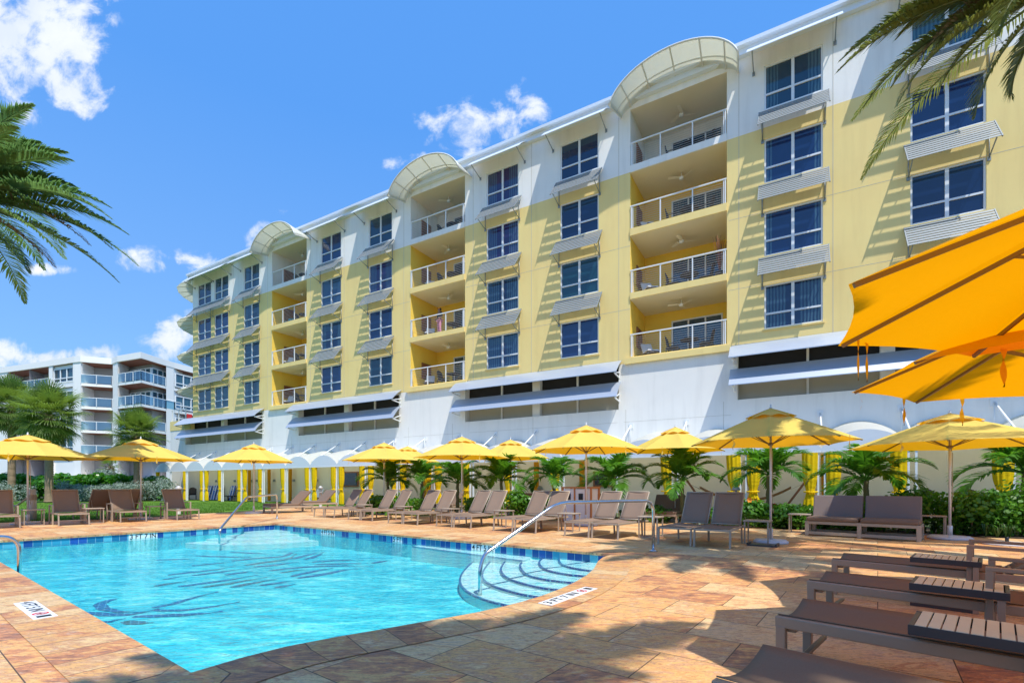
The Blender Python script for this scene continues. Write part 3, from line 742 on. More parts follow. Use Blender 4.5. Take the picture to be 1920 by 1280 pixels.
# left row, facing the pool
AXL=math.atan2(-P_.y,-P_.x)+pi/2   # +y local -> P_ (head away from the pool)
protoL=make_lounger('sun_lounger',arms=True,back_deg=60,seat=.95,back=.80,w=.70); snL=snapshot(protoL)
names=['taupe lounger with arms cut by the left edge of the photo','taupe lounger with fully shaded back beside the leftmost umbrella','taupe lounger with half shaded back left of the second umbrella','taupe lounger with arms right of the second umbrella on the left deck']
first=True
for i,(a,b) in enumerate([((-14,994),(38.6,989)),((109,985.8),(163,982)),((225,979.5),(272,977)),((331,975),(371.5,973))]):
    A=gp(*a);B=gp(*b); mid=(A+B)/2; mid=A+Q_*.35 if i!=0 else B-Q_*.35
    place(snL,first,(mid.x,mid.y,0),AXL+R(random.uniform(-3,3)),label=names[i],cat='sun lounger',group='loungers with arms on the left deck'); first=False
for i,(px,py,lab) in enumerate([(160,968,'brown lounger turned to the lawn behind the shaded lounger'),(212,966.5,'brown lounger turned to the lawn behind the half shaded lounger')]):
    p=gp(px,py+4); place(snL,False,(p.x,p.y,0),AXL+pi+R(8),label=lab,cat='sun lounger',group='loungers with arms on the left deck')
# foreground loungers
a_=Vector((.7071,-.7071,0)); w_=Vector((.7071,.7071,0))
protoF=make_lounger('sun_lounger',arms=True,heavy=True,back_deg=38,seat=1.30,back=.75,w=.64,zs=.37,sl='slingd',fr='taupe'); snF=snapshot(protoF)
AXF=math.atan2(a_.y,a_.x)-pi/2
fl=['nearest brown mesh lounger cut by the bottom edge of the photo','large brown mesh lounger under the nearest slatted table','brown mesh lounger under the middle slatted table','farthest of the large right loungers, under the far slatted table']
first=True; FP=[(.80,1.95),(1.58,2.92),(2.44,4.01),(3.42,5.2)]
for i,p in enumerate(FP):
    c=Vector((p[0],p[1],0))+w_*.32; place(snF,first,tuple(c),AXF+R((0,.5,-.6,.4)[i]),label=fl[i],cat='sun lounger',group='large loungers in the right foreground'); first=False
def make_ctable(L_=.50,w=.38,z=.47):
    root=empty('side_table'); mb=MB()   # x along lounger axis, y across, slats run across
    mb.box((0,-w/2,z-.05),(L_,-w/2+.022,z)); mb.box((0,w/2-.022,z-.05),(L_,w/2,z)); mb.box((0,-w/2+.022,z-.05),(.022,w/2-.022,z-.002)); mb.box((L_-.022,-w/2+.022,z-.05),(L_,w/2-.022,z-.002))
    mb.build('top_frame','darkmetal',root,bevel=.003)
    mb=MB(); N=9
    for k in range(N):
        x0=.0245+k*(L_-.049)/N; mb.box((x0+.002,-w/2+.002,z-.008),(x0+(L_-.049)/N-.005,w/2-.002,z+.003))
    mb.build('slats','slattop',root)
    for sy in (-1,1):
        l=MB(); l.box((L_-.06,sy*(w/2-.03)-.02,.0),(L_-.02,sy*(w/2-.03)+.02,z-.05)); l.build('leg','taupe',root,bevel=.003)
    mb=MB()
    for sy in (-1,1): mb.box((0,sy*(w/2-.03)-.0195,.0),(L_-.061,sy*(w/2-.03)+.0195,.04))
    mb.box((0,-w/2+.05,.0),(.035,w/2-.05,.038)); mb.build('base','darkmetal',root,bevel=.003)
    return root
snT=snapshot(make_ctable()); first=True
tl=['slatted tan table over the near large lounger','middle slatted tan table on the right','farthest slatted tan table in the right foreground']
for i,(x,y) in enumerate([(1.95,2.39),(2.80,3.42),(3.84,4.68)]):
    c=Vector((x,y,0))+w_*.19
    place(snT,first,tuple(c),math.atan2(a_.y,a_.x),label=tl[i],cat='side table',group='slatted tables over the right loungers'); first=False
# small plain side tables
def make_stable():
    root=empty('side_table'); mb=MB()
    mb.box((-.24,-.20,.44),(.24,.20,.47)); mb.build('tabletop','taupel',root,bevel=.008)
    for sx,sy in ((-1,-1),(1,-1),(-1,1),(1,1)):
        l=MB(); l.box((sx*.21-.013,sy*.17-.013,0.012),(sx*.21+.013,sy*.17+.013,.44)); l.build('leg','taupel',root)
    for y_ in (-.18,.15): mb=MB(); mb.box((-.22,y_,0),(.22,y_+.03,.0195)); mb.build('foot_bar','taupel',root)
    return root
snS=snapshot(make_stable()); first=True
tabs=[(gp(62,984),'small table under the leftmost umbrella pole'),(gp(175,980),'small table between the shaded lounger and the half shaded one'),(gp(291,973.5),'small table beside the second umbrella pole on the left'),
 (gp(1421,1018),'small grey table in front of the umbrella at the nearest lounger pair'),(gp(1500,998),'small grey table left of the long sofa'),(gp(1749,1003),'small grey table right of the long sofa')]
for i,rm in enumerate(rowpos[:6]):
    p=rm-P_*.98+Q_*1.05
    tabs.append((p,f'small table beside the {ordn[i]} lounger pair'))
for p,lab in tabs:
    rz=AXL if p.x<-8 and p.y<20 and 'pair' not in lab else AX
    place(snS,first,(p.x,p.y,0),rz,label=lab,cat='side table',group='small plain side tables'); first=False
# second row daybeds behind the loungers and at the far corner
def cushion(mb,a,b,mi=0): mb.box(a,b,mi)
def make_daybed(w=1.3,mat='cushion'):
    root=empty('daybed'); mb=MB()
    for sx in (-1,1): mb.box((sx*(w/2)-.03,0,.22),(sx*(w/2)+.03,1.75,.30))
    mb.box((-w/2+.03,0,.22),(w/2-.03,.06,.298)); mb.box((-w/2+.03,1.69,.22),(w/2-.03,1.75,.298)); mb.build('frame','taupel',root,bevel=.006)
    for sx in (-1,1):
        for y in (.05,1.7):
            l=MB(); l.box((sx*(w/2)-.035,y-.035,0),(sx*(w/2)+.035,y+.035,.219)); l.build('leg','taupel',root)
    mb=MB(); mb.box((-w/2+.01,.0,.302),(w/2-.01,1.15,.39)); mb.build('seat_cushion',mat,root,bevel=.03,seg=3)
    a=R(48); mb=MB(); T=Matrix.Translation((0,1.13,.34))@Matrix.Rotation(a,4,'X'); mb.box((-w/2+.01,0,-.04),(w/2-.01,.78,.05),0,T); mb.build('back_cushion',mat,root,bevel=.03,seg=3)
    return root
snD=snapshot(make_daybed()); first=True
db=[((500,961),'brown cushioned daybed right of the far handrail umbrella',AX-R(12)),((560,953.5),'lit brown daybed at the far end of the deck',AX-R(12))]
for i,(px,py,lab) in enumerate([(1238,979.5,'brown daybed behind the second nearest lounger pair'),(1105,972,'brown daybed behind the third nearest lounger pair'),(968,966,'brown daybed behind the middle lounger pair'),(820,960,'brown daybed behind the third farthest lounger pair')]):
    db.append(((px,py),lab,AX+R(4)))
for i,((px,py),lab,rz) in enumerate(db):
    p=gp(px,py); place(snD,first,(p.x,p.y,0),rz,scale=None if i<2 else (.75,.75,.92),label=lab,cat='daybed',group='cushioned daybeds on the deck'); first=False
# long sofa
A=gp(1509,1002.7);B=gp(1727.5,1016); e=(B-A).normalized(); Wd=(B-A).length
sofa=empty('sofa',tuple(A),math.atan2(e.y,e.x),label='long grey-brown outdoor sofa with two cushioned seats by the shrubs',cat='sofa')
mb=MB()
for x in (0,Wd/2-.04,Wd-.08): 
    for y in (0,.72): mb.box((x,y,0),(x+.08,y+.06,.34))
mb.box((.08,.002,.27),(Wd/2-.04,.058,.338)); mb.box((Wd/2+.04,.002,.27),(Wd-.08,.058,.338)); mb.box((.08,.722,.27),(Wd-.08,.778,.335))
mb.box((.08,.004,.03),(Wd/2-.04,.05,.10)); mb.box((Wd/2+.04,.004,.03),(Wd-.08,.05,.10)); mb.box((.08,.73,.03),(Wd-.08,.77,.10))
for x in (.01,Wd/2-.03,Wd-.07): mb.box((x,.06,.275),(x+.06,.72,.333)); mb.box((x,.06,.035),(x+.06,.72,.095))
mb.build('frame','taupel',sofa,bevel=.006)
for x0,x1 in ((.03,Wd/2-.02),(Wd/2+.02,Wd-.03)):
    mb=MB(); mb.box((x0,-.02,.345),(x1,.66,.44)); mb.build('seat_cushion','cushion',sofa,bevel=.03,seg=3)
    mb=MB(); T=Matrix.Translation((0,.60,.40))@Matrix.Rotation(R(-16),4,'X'); mb.box((x0,-.0,0),(x1,.09,.56),0,T); mb.build('back_cushion','greycush',sofa,bevel=.03,seg=3)
# ================================================================== UMBRELLAS
def make_umbrella(Rr=1.65,top=2.78,edge=2.10,fab='umb',base=True,ties=(200,290),tr_=.90,tl=.26):
    root=empty('umbrella'); N=8
    def cz(r,dang): # profile
        k=r/Rr; return top-(top-edge)*(k**1.08)-.035*sin(pi*min(1,k))*(1-abs(dang))-.05*(k**2)*(1-abs(dang))**1*-.2
    mb=MB()
    for s_ in range(N):
        a0=2*pi*s_/N;a1=2*pi*(s_+1)/N
        def fn(u,v,a0=a0,a1=a1):
            r=(.0+u)*Rr; A_=Vector((cos(a0),sin(a0),0))*r; B_=Vector((cos(a1),sin(a1),0))*r; p=A_.lerp(B_,v); dd=2*v-1
            p=p*(1-.035*u*(1-dd*dd)); p.z=top-(top-edge)*(u**1.1)-.045*sin(pi*u)*(1-dd*dd)+.012*u*(1-dd*dd); return p
        mb.grid(fn,10,6)
    cn=mb.build('canopy',fab,root)
    mb=MB()
    for s_ in range(N):
        a0=2*pi*s_/N;a1=2*pi*(s_+1)/N
        def fn(u,v,a0=a0,a1=a1):
            r=(.01+u*.99)*Rr*.30; A_=Vector((cos(a0),sin(a0),0))*r; B_=Vector((cos(a1),sin(a1),0))*r; p=A_.lerp(B_,v); dd=2*v-1
            p.z=top+.055-(top-edge)*.30*(u**1.05)*.98+.018*u*sin(v*pi*2+s_); return p
        mb.grid(fn,4,6)
    mb.build('vent_cap',fab,root)
    mb=MB(); mb.tube([(0,0,.02),(0,0,top+.03)],.022,14); mb.build('pole','pole',root)
    mb=MB(); mb.lathe([(.03,0),(.03,.02),(.012,.03),(.02,.06),(.012,.085)],12,c=(0,0,top+.05)); mb.build('finial','pole',root)
    hz=edge-.02; mb=MB(); mb.lathe([(.024,0),(.05,.0),(.05,.045),(.03,.06)],14,c=(0,0,hz-.03)); mb.build('hub','rib',root)
    for s_ in range(N):
        a=2*pi*s_/N; dx,dy=cos(a),sin(a)
        mb=MB(); mb.bar((dx*.04,dy*.04,top-.06),(dx*Rr*.985,dy*Rr*.985,edge-.015+.008),.018,.026)
        rb=mb.build('rib','rib',root)
        mb=MB(); mb.bar((dx*.045,dy*.045,hz),(dx*Rr*.46,dy*Rr*.46,top-(top-edge)*.46-.035),.012,.016); mb.build('brace','rib',rb)
    for a in [R(q) for q in ties]:
        mb=MB(); r=Rr*tr_; z0=edge+(top-edge)*(1-tr_)*.7
        def rib(u,v): return Vector((cos(a)*(r+.02*sin(u*9)),sin(a)*r,z0-u*tl))+Vector((-sin(a),cos(a),0))*((v-.5)*.045*cos(u*5))
        mb.grid(rib,8,1); mb.build('tie_strap',fab,root)
    if base:
        mb=MB()
        mb.lathe([(.34,.0),(.345,.035),(.30,.07),(.10,.085),(.06,.09)],28); 
        for a in range(4):
            an=a*pi/2+pi/4; mb.box((cos(an)*.25-.03,sin(an)*.25-.03,.06),(cos(an)*.25+.03,sin(an)*.25+.03,.082))
        b=mb.build('weighted_base','basew',root)
        mb=MB(); mb.lathe([(.04,.085),(.04,.30),(.028,.31)],14); mb.build('sleeve','pole',b)
        mb=MB(); mb.tube([(.05,0,1.95),(.055,.01,1.4),(.06,0,1.0),(.045,.02,.75),(.07,0,.62),(.05,-.02,.72)],.006,5); mb.build('crank_cord','rope',root)
    return root
snU=snapshot(make_umbrella()); first=True
UM=[(52,982,0,1.13,.955,'leftmost yellow umbrella, its edge cut by the photo'),(264,973,0,1.04,.985,'yellow umbrella on the left deck in front of the smallest fan palm'),(476,962.5,0,.98,1.03,'lone yellow umbrella over the daybed by the far handrail'),
 (720,0,19.9,1.0,1.035,'yellow umbrella over the farthest lounger pairs'),(764,0,24.6,1.02,1.12,'small yellow umbrella half hidden behind the one over the farthest loungers'),(866,0,17.1,1.03,1.02,'yellow umbrella between the 5 FT tile and the middle loungers'),(957,0,19.6,.98,1.07,'yellow umbrella in the second row left of the waste bins'),
 (1099,0,14.2,1.02,1.035,'bright yellow umbrella in front of the waste bins'),(1266,0,15.9,.95,1.09,'yellow umbrella in the second row above the brown daybed'),(1445,1017,0,.94,.965,'amber shaded umbrella beside the nearest lounger pair'),(1781,1010,0,1.13,.965,'yellow umbrella right of the long sofa')]
for i,(px,py,Y,sx,sz,lab) in enumerate(UM):
    p=gp(px,py) if py else ap(px,Y)
    place(snU,first,(p.x,p.y,0),R((12,33,5,20,40,8,28,15,36,16,2)[i]),scale=(sx,sx,sz),label=lab,cat='umbrella',group='yellow pool umbrellas'); first=False
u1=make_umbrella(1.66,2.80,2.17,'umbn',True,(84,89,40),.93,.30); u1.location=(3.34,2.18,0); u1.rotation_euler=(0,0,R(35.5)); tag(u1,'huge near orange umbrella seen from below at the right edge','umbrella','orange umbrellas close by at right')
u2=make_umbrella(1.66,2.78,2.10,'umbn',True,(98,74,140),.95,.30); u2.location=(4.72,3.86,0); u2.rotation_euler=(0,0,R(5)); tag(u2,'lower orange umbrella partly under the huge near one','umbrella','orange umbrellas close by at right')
# ================================================================== HOTEL
U_=Vector((-.8640,.5034,0)); N_=Vector((.5034,.8640,0)); P0=Vector((11.40,19.66,0))
HA=math.atan2(-U_.y,-U_.x)
def fp(s,d,z=0): p=P0+U_*s-N_*d; return Vector((p.x,p.y,z))
hotel=empty('hotel',tuple(P0),HA,label='long yellow and white resort building with balconies and louvered window shades',cat='hotel')
ZR=[16.78,13.73,10.70,7.66]; WH=1.84
WC=[('1a',44.88),('1b',42.29),('2',38.06),('3',28.77),('4',24.06),('5',14.85),('6',10.33),('7',1.04),('8',-3.72)]
WW=2.06
BC=[(34.37,30.31),(20.44,16.32),(6.69,2.47)]
BF=[16.30,13.32,10.28,7.25]; BCE=[19.0,16.0,13.0,10.0]
PO=[(46.9,35.6),(31.2,21.4),(16.3,7.25),(2.05,-8.2)]
def wallholes(mb,x0,x1,z0,z1,holes,depth=.12,mi=0,y=0,rev=True):
    xs={x0,x1}; zs={z0,z1}
    hs_=[]
    for h in holes:
        a,b,c,d=h[:4]; a=max(a,x0);b=min(b,x1);c=max(c,z0);d=min(d,z1)
        if a<b and c<d: hs_.append((a,b,c,d,h)); xs|={a,b}; zs|={c,d}
    xs=sorted(xs); zs=sorted(zs)
    for i in range(len(xs)-1):
        for j in range(len(zs)-1):
            cx=(xs[i]+xs[i+1])/2; cz=(zs[j]+zs[j+1])/2
            if any(a<cx<b and c<cz<d for a,b,c,d,_ in hs_): continue
            mb.face([(xs[i],y,zs[j]),(xs[i+1],y,zs[j]),(xs[i+1],y,zs[j+1]),(xs[i],y,zs[j+1])],mi)
    for a,b,c,d,h in hs_:
        dp=h[4] if len(h)>4 else depth
        if dp<=0: continue
        if h[2]>=z0: mb.face([(a,y,c),(a,y+dp,c),(b,y+dp,c),(b,y,c)],mi)
        if h[3]<=z1: mb.face([(a,y,d),(b,y,d),(b,y+dp,d),(a,y+dp,d)],mi)
        mb.face([(a,y,c),(a,y,d),(a,y+dp,d),(a,y+dp,c)],mi); mb.face([(b,y,c),(b,y+dp,c),(b,y+dp,d),(b,y,d)],mi)
holes=[]
for nm,s0 in WC:
    for z in ZR: holes.append((-s0,-s0+WW,z,z+WH,.12))
for a,b in BC: holes.append((-a,-b,7.22,19.0,0))
XL=-45.67; XR=14.0; ZB=16.05; ZP=6.98
m=MB(); wallholes(m,XL,XR,ZB,19.4,holes)
cor=[(45.67,0),(46.4,-.35),(47.1,-.95),(47.9,-1.9),(48.6,-3.2),(49.0,-5.0),(49.0,-14)]
def cornerwall(mb,z0,z1):
    for i in range(len(cor)-1):
        a,b=cor[i],cor[i+1]; mb.face([(-b[0],-b[1],z0),(-a[0],-a[1],z0),(-a[0],-a[1],z1),(-b[0],-b[1],z1)])
cornerwall(m,ZB,19.4)
m.build('wall','white',hotel)
m=MB(); wallholes(m,XL,XR,ZP,ZB,holes); cornerwall(m,ZP,ZB); m.build('wall','yellow',hotel)
ph=[(-a,-b,4.83,6.97,.45) for a,b in PO]
m=MB(); wallholes(m,-49.54,XR,2.95,ZP-.002,ph,y=-.02); m.face([(-49.54,14,-.1),(-49.54,-.02,-.1),(-49.54,-.02,6.2),(-49.54,14,6.2)]); m.face([(-49.54,-.02,6.978),(-45.6,-.02,6.978),(-49.0,14,6.978),(-49.54,14,6.978)])
m.build('podium_wall','white',hotel)
m=MB(); m.box((-49.56,-.05,6.2),(-46.0,.3,7.05)); m.box((-49.56,.3,6.2),(-49.3,14,7.05)); m.build('parapet','yellow',hotel)
m=MB(); m.face([(-49.54,-.02,-.1),(XR,-.02,-.1),(XR,-.02,2.95),(-49.54,-.02,2.95)]); m.build('lower_wall','cream',hotel)
m=MB(); m.face([(XR,-.02,-.1),(XR,14,-.1),(XR,14,19.4),(XR,-.02,19.4)]); m.build('end_wall','yellow',hotel)
# podium recess
for a,b in PO:
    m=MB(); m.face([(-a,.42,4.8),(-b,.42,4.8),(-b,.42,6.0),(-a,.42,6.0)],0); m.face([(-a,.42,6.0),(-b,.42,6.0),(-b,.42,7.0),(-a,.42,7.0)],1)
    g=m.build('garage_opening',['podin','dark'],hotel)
    w=a-b; k=4
    for i in range(1,k):
        m=MB(); x=-a+w*i/k; ww=.22 if i==2 else .045
        m.box((x-ww,.10 if i==2 else .3,4.83),(x+ww,.40,6.96)); m.build('mullion','white',g)
# joints
m=MB()
for s_ in (39.5,34.9,29.9,26.4,21.0,15.75,12.0,7.25,2.0,-1.35,-7.2): m.box((-s_-.010,-.004,ZP+.05),(-s_+.010,.01,19.3))
for z in (13.0,10.0):
    for a,b in ((45.6,34.4),(30.3,20.5),(16.3,6.7),(2.4,-13)): m.box((-a,-.003,z-.45),(-b,.01,z-.435))
for s_ in (48,34.6,32.0,20.6,17.2,11.9,6.9,2.6): m.box((-s_-.008,-.024,3.0),(-s_+.008,-.01,4.8))
for a,b in ((49,35.6),(35.2,31.4),(31,21.4),(21,16.6),(16,7.3),(7,2.3)): m.box((-a,-.023,4.2),(-b,-.01,4.212))
m.build('wall_joint','podin',hotel)
# roof
m=MB(); m.box((-45.9,-.22,19.30),(XR,.6,19.56)); m.box((-46.0,-.42,19.56),(XR,14,19.70))
m.poly([(-45.9,-.3),(-45.9,6),(-49.6,6),(-49.6,3.8),(-49.2,2.2),(-48.4,1.0),(-47.4,.2)],19.28,19.68)
m.box((-45.5,.3,19.70),(XR,14,19.95)); m.build('roof','roof',hotel)
# windows
def window_mesh():
    m=MB(); w=WW; h=WH; y0,y1=.045,.10
    fw=.065
    m.box((-w/2,y0,0),(-w/2+fw,y1,h)); m.box((w/2-fw,y0,0),(w/2,y1,h)); m.box((-w/2+fw,y0,0),(w/2-fw,y1,fw)); m.box((-w/2+fw,y0,h-fw),(w/2-fw,y1,h))
    m.box((-.055,y0-.004,fw),(.055,y1,h-fw)); m.box((-w/2+fw,y0-.002,h*.35-.035),(-.055,y1,h*.35+.035)); m.box((.055,y0-.002,h*.35-.035),(w/2-fw,y1,h*.35+.035))
    return m
wm=window_mesh().mesh('window','trim'); pm=MB(); pm.face([(-WW/2+.02,.088,.02),(WW/2-.02,.088,.02),(WW/2-.02,.088,WH-.02),(-WW/2+.02,.088,WH-.02)]); pm=pm.mesh('pane','pane')
sm_=MB(); sm_.box((-WW/2-.06,-.05,-.07),(WW/2+.06,.04,-.002)); slm=sm_.mesh('sill','yellow')
for nm,s0 in WC:
    for ri,z in enumerate(ZR):
        o=bpy.data.objects.new('window',wm); COL.objects.link(o); o.parent=hotel; o.location=(-s0+WW/2,0,z)
        p=bpy.data.objects.new('pane',pm); COL.objects.link(p); p.parent=o
        if ri==3:
            p=bpy.data.objects.new('sill',slm); COL.objects.link(p); p.parent=o
# louvered shades
def awn_mesh(w):
    m=MB(); A=Vector((0,-.05,0)); B=Vector((0,-.82,-1.0)); L=(B-A).length; dr=(B-A)/L
    nr=Vector((0,dr.z,-dr.y)) 
    N=8; pit=L/N
    for k in range(N):
        c=A+dr*(pit*(k+.42)); a=c-dr*.051; b=c+dr*.051
        t2=nr*.007
        P=[Vector((-w/2,*a.yz))-t2,Vector((w/2,*a.yz))-t2,Vector((w/2,*b.yz))-t2,Vector((-w/2,*b.yz))-t2,Vector((-w/2,*a.yz))+t2,Vector((w/2,*a.yz))+t2,Vector((w/2,*b.yz))+t2,Vector((-w/2,*b.yz))+t2]
        m.hexa(P)
    for x in ([-w/2,w/2-.02] if w<4 else [-w/2,w/2-.02,-.01]):
        m.bar((x+.01,A.y,A.z-.01),(x+.01,B.y,B.z-.01),.03,.05)
    st=MB()
    for x in (0,):
        st.tube([(x,-.02,-1.22),(x,-.76,-.98)],.022,6); st.tube([(x,-.03,-.35),(x,-.03,-1.25)],.018,6); st.box((x-.05,-.035,-1.32),(x+.05,-.001,-1.18))
    return m.mesh('louvered_shade','slat'),st.mesh('bracket','strutm'),([-w/2+.14,w/2-.14] if w<4 else [-w/2+.14,w/2-.14,-.25,.1])
am=awn_mesh(2.46); aw=awn_mesh(5.25)
for nm,s0 in WC:
    if nm=='1b': continue
    for z in ZR[:3]:
        me2,st,xs_=(aw if nm=='1a' else am); xc=-s0+WW/2 if nm!='1a' else -(44.88+40.23)/2
        o=bpy.data.objects.new('louvered_shade',me2); COL.objects.link(o); o.parent=hotel; o.location=(xc,0,z-.06)
        for xb in xs_: p=bpy.data.objects.new('bracket',st); COL.objects.link(p); p.parent=o; p.location=(xb,0,0)
# top sunshades
def topshade(xc,w):
    m=MB(); nseg=5
    for k in range(nseg):
        u0,u1=k/nseg,(k+1)/nseg
        f=lambda u:(-.24-.76*u,19.36-.66*u**1.0-.05*sin(pi*u)*-1)
        y0,z0=f(u0);y1,z1=f(u1)
        m.hexa([Vector(p) for p in ((-w/2,y1,z1-.03),(w/2,y1,z1-.03),(w/2,y0,z0-.03),(-w/2,y0,z0-.03),(-w/2,y1,z1),(w/2,y1,z1),(w/2,y0,z0),(-w/2,y0,z0))])
    o=m.build('sunshade','roof',hotel,loc=(xc,0,0))
    for x in [-w/2+.2,w/2-.2]+([-.1,.15] if w>4 else []): st=MB(); st.tube([(x,-.02,18.45),(x,-.92,18.72)],.024,6); st.box((x-.05,-.03,18.36),(x+.05,-.001,18.52)); st.build('bracket','strutm',o)
for nm,s0 in WC:
    if nm=='1b': continue
    if nm=='1a': topshade(-(44.88+40.23)/2,5.9)
    else: topshade(-s0+WW/2,3.25)
# curved shades round the left corner
for z,nm in ((19.30,'sunshade'),(16.2,'sunshade'),(13.15,'sunshade'),(10.1,'sunshade')):
    outer=[(44.9,.62),(46.2,.75),(47.4,.5),(48.5,-.15),(49.4,-1.0),(50.1,-2.0),(50.6,-3.3),(50.7,-5)]
    inner=[(45.6,.02),(46.4,-.30),(47.1,-.90),(47.9,-1.85),(48.6,-3.15),(48.8,-4.2),(49.0,-5.0)]
    m=MB(); no=len(outer)
    import itertools
    inn=[inner[min(len(inner)-1,int(round(i*(len(inner)-1)/(no-1))))] for i in range(no)]
    for i in range(no-1):
        a,b,c,d_=inn[i],inn[i+1],outer[i+1],outer[i]
        top=[Vector((-a[0],-a[1],z+.12)),Vector((-b[0],-b[1],z+.12)),Vector((-c[0],-c[1],z-.45)),Vector((-d_[0],-d_[1],z-.45))]
        m.hexa([p-Vector((0,0,.04)) for p in top]+top)
    o=m.build(nm,'canopy',hotel)
    st=MB()
    for i in range(0,no,1): st=MB(); st.bar((-inn[i][0],-inn[i][1],z+.05),(-outer[i][0],-outer[i][1],z-.50),.05,.06); st.build('bracket','canribs',o)
# podium awnings
def padawn(a,b):
    for (y0,z0,y1,z1) in ((-.04,7.16,-.86,6.50),(-.15,6.12,-.80,5.36)):
        m=MB(); ns=4
        for k in range(ns):
            u0,u1=k/ns,(k+1)/ns; g=lambda u:(y0+(y1-y0)*u,z0+(z1-z0)*u+.05*sin(pi*u))
            (ya,za),(yb,zb)=g(u0),g(u1)
            m.hexa([Vector(p) for p in ((-a,yb,zb-.035),(-b,yb,zb-.035),(-b,ya,za-.035),(-a,ya,za-.035),(-a,yb,zb),(-b,yb,zb),(-b,ya,za),(-a,ya,za))])
        o=m.build('awning_panel','awn',hotel)
        for x in (-a+.15,-b-.12):
            st=MB(); st.bar((x,-.02,z0-.55),(x,y1+.1,z1-.05),.05,.05); st.bar((x,-.02,z1-.15),(x,y1+.1,z1-.06),.05,.05); st.bar((x,0,z0-.02),(x,y0,z0-.04),.05,.05)
            st.build('bracket','wmetal',o)
for a,b in ((47.2,35.3),(31.6,21.15),(16.85,7.1),(2.32,-8.5)): padawn(a,b)
# balconies
def balcony(ci,fi):
    a,b=BC[ci]; x0,x1=-a,-b; zf=BF[fi]; zc=BCE[fi]; D=2.6
    top=fi==0
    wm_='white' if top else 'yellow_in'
    m=MB()
    # 0 walls 1 ceiling 2 slab edge
    m.face([(x0,0,zf),(x0,D,zf),(x0,D,zc),(x0,0,zc)],0); m.face([(x1,0,zf),(x1,0,zc),(x1,D,zc),(x1,D,zf)],0)
    dx0=x0+1.35; dx1=x0+3.75; dz=zf+2.25
    wallholes(m,x0,x1,zf,zc,[(dx0,dx1,zf,dz,.06)],y=D)
    m.face([(x0,0,zc),(x0,D,zc),(x1,D,zc),(x1,0,zc)],1); m.face([(x0,0,zf),(x1,0,zf),(x1,D,zf),(x0,D,zf)],1)
    zn=BCE[fi+1] if fi<3 else 7.0
    m.box((x0+.001,-.06,zn+.002),(x1-.001,-.001,zf+.02),2)
    if fi==3: m.box((x0-.25,-.16,6.93),(x1+.18,-.061,7.20),2)
    m.face([(x0,0,zn+.002),(x1,0,zn+.002),(x1,0,zf),(x0,0,zf)],2)
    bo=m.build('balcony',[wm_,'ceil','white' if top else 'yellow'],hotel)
    m=MB(); h=1.05; y=-.02
    for x in (x0+.06,x0+(x1-x0)/3,x0+2*(x1-x0)/3,x1-.06): m.box((x-.025,y-.025,zf+.02),(x+.025,y+.025,zf+h))
    m.bar((x0+.01,y,zf+h+.02),(x1-.01,y,zf+h+.02),.07,.05)
    for k in range(9): m.bar((x0+.05,y,zf+.12+k*.10),(x1-.05,y,zf+.12+k*.10),.008,.008,1)
    for x in (x0+.13,x1-.13): m.box((x-.015,y-.015,zf+.02),(x+.015,y+.015,zf+h))
    m.build('railing',['wmetal','pole'],bo)
    m=MB()
    for x in (dx0,dx0+.78,dx0+1.58,dx1-.07): m.box((x,D-.02,zf+.01),(x+.07,D+.04,dz))
    m.box((dx0+.07,D-.018,dz-.07),(dx1-.07,D+.04,dz)); m.box((dx0+.07,D-.018,zf+.01),(dx1-.07,D+.04,zf+.09))
    dr=m.build('sliding_door','trim',bo)
    m=MB(); m.face([(dx0,D+.03,zf),(dx1,D+.03,zf),(dx1,D+.03,dz),(dx0,D+.03,dz)]); m.build('pane','pane',dr)
    m=MB(); m.box((x0+.0,1.0,zf+.75),(x0+.05,1.9,zf+1.75))
    for k in range(8): m.box((x0+.05,1.02,zf+.80+k*.12),(x0+.07,1.88,zf+.87+k*.12))
    m.build('wall_panel','wood',bo)
for ci in range(3):
    for fi in range(4): balcony(ci,fi)
# arched membranes over the top balconies
def arch(a,b):
    xc=-(a+b)/2; hw=(a-b)/2+.42; m=MB(); rb=MB()
    def pt(u,v):  # u across, v from wall to front
        th=pi*(.5-(u-.5)*.86*1.0); th0=pi*(.5+.43)
        base=sin(th0); k=(sin(th)-base)/(1-base)
        wv=hw*(1+.06*v); x=cos(th)/cos(pi*(.5-.43))*wv
        return Vector((xc+x,.25-1.65*v,18.86-.34*v+k*(.42+1.02*v**.7)))
    m.grid(pt,24,8); o=m.build('arched_canopy','canopy',hotel)
    mo=o.modifiers.new('solid','SOLIDIFY'); mo.thickness=.012
    for i in range(7): rb.tube([pt(i/6,v/6)-Vector((0,0,.03)) for v in range(7)],.035,6)
    for v in (0,.5,1): rb.tube([pt(i/24,v)-Vector((0,0,.02)) for i in range(25)],.04 if v==1 else .03,6)
    rb.build('canopy_frame','canribs',o)
for a,b in BC: arch(a,b)
# parapet rail on the podium roof at the far left
m=MB()
for x in (-49.4,-48.2,-47.0): m.box((x-.03,.03,7.05),(x+.03,.09,8.1))
m.bar((-49.45,.06,8.1),(-46.9,.06,8.1),.06,.05)
for k in range(6): m.bar((-49.4,.06,7.2+k*.15),(-46.9,.06,7.2+k*.15),.015,.015)
m.build('railing','wmetal',hotel)
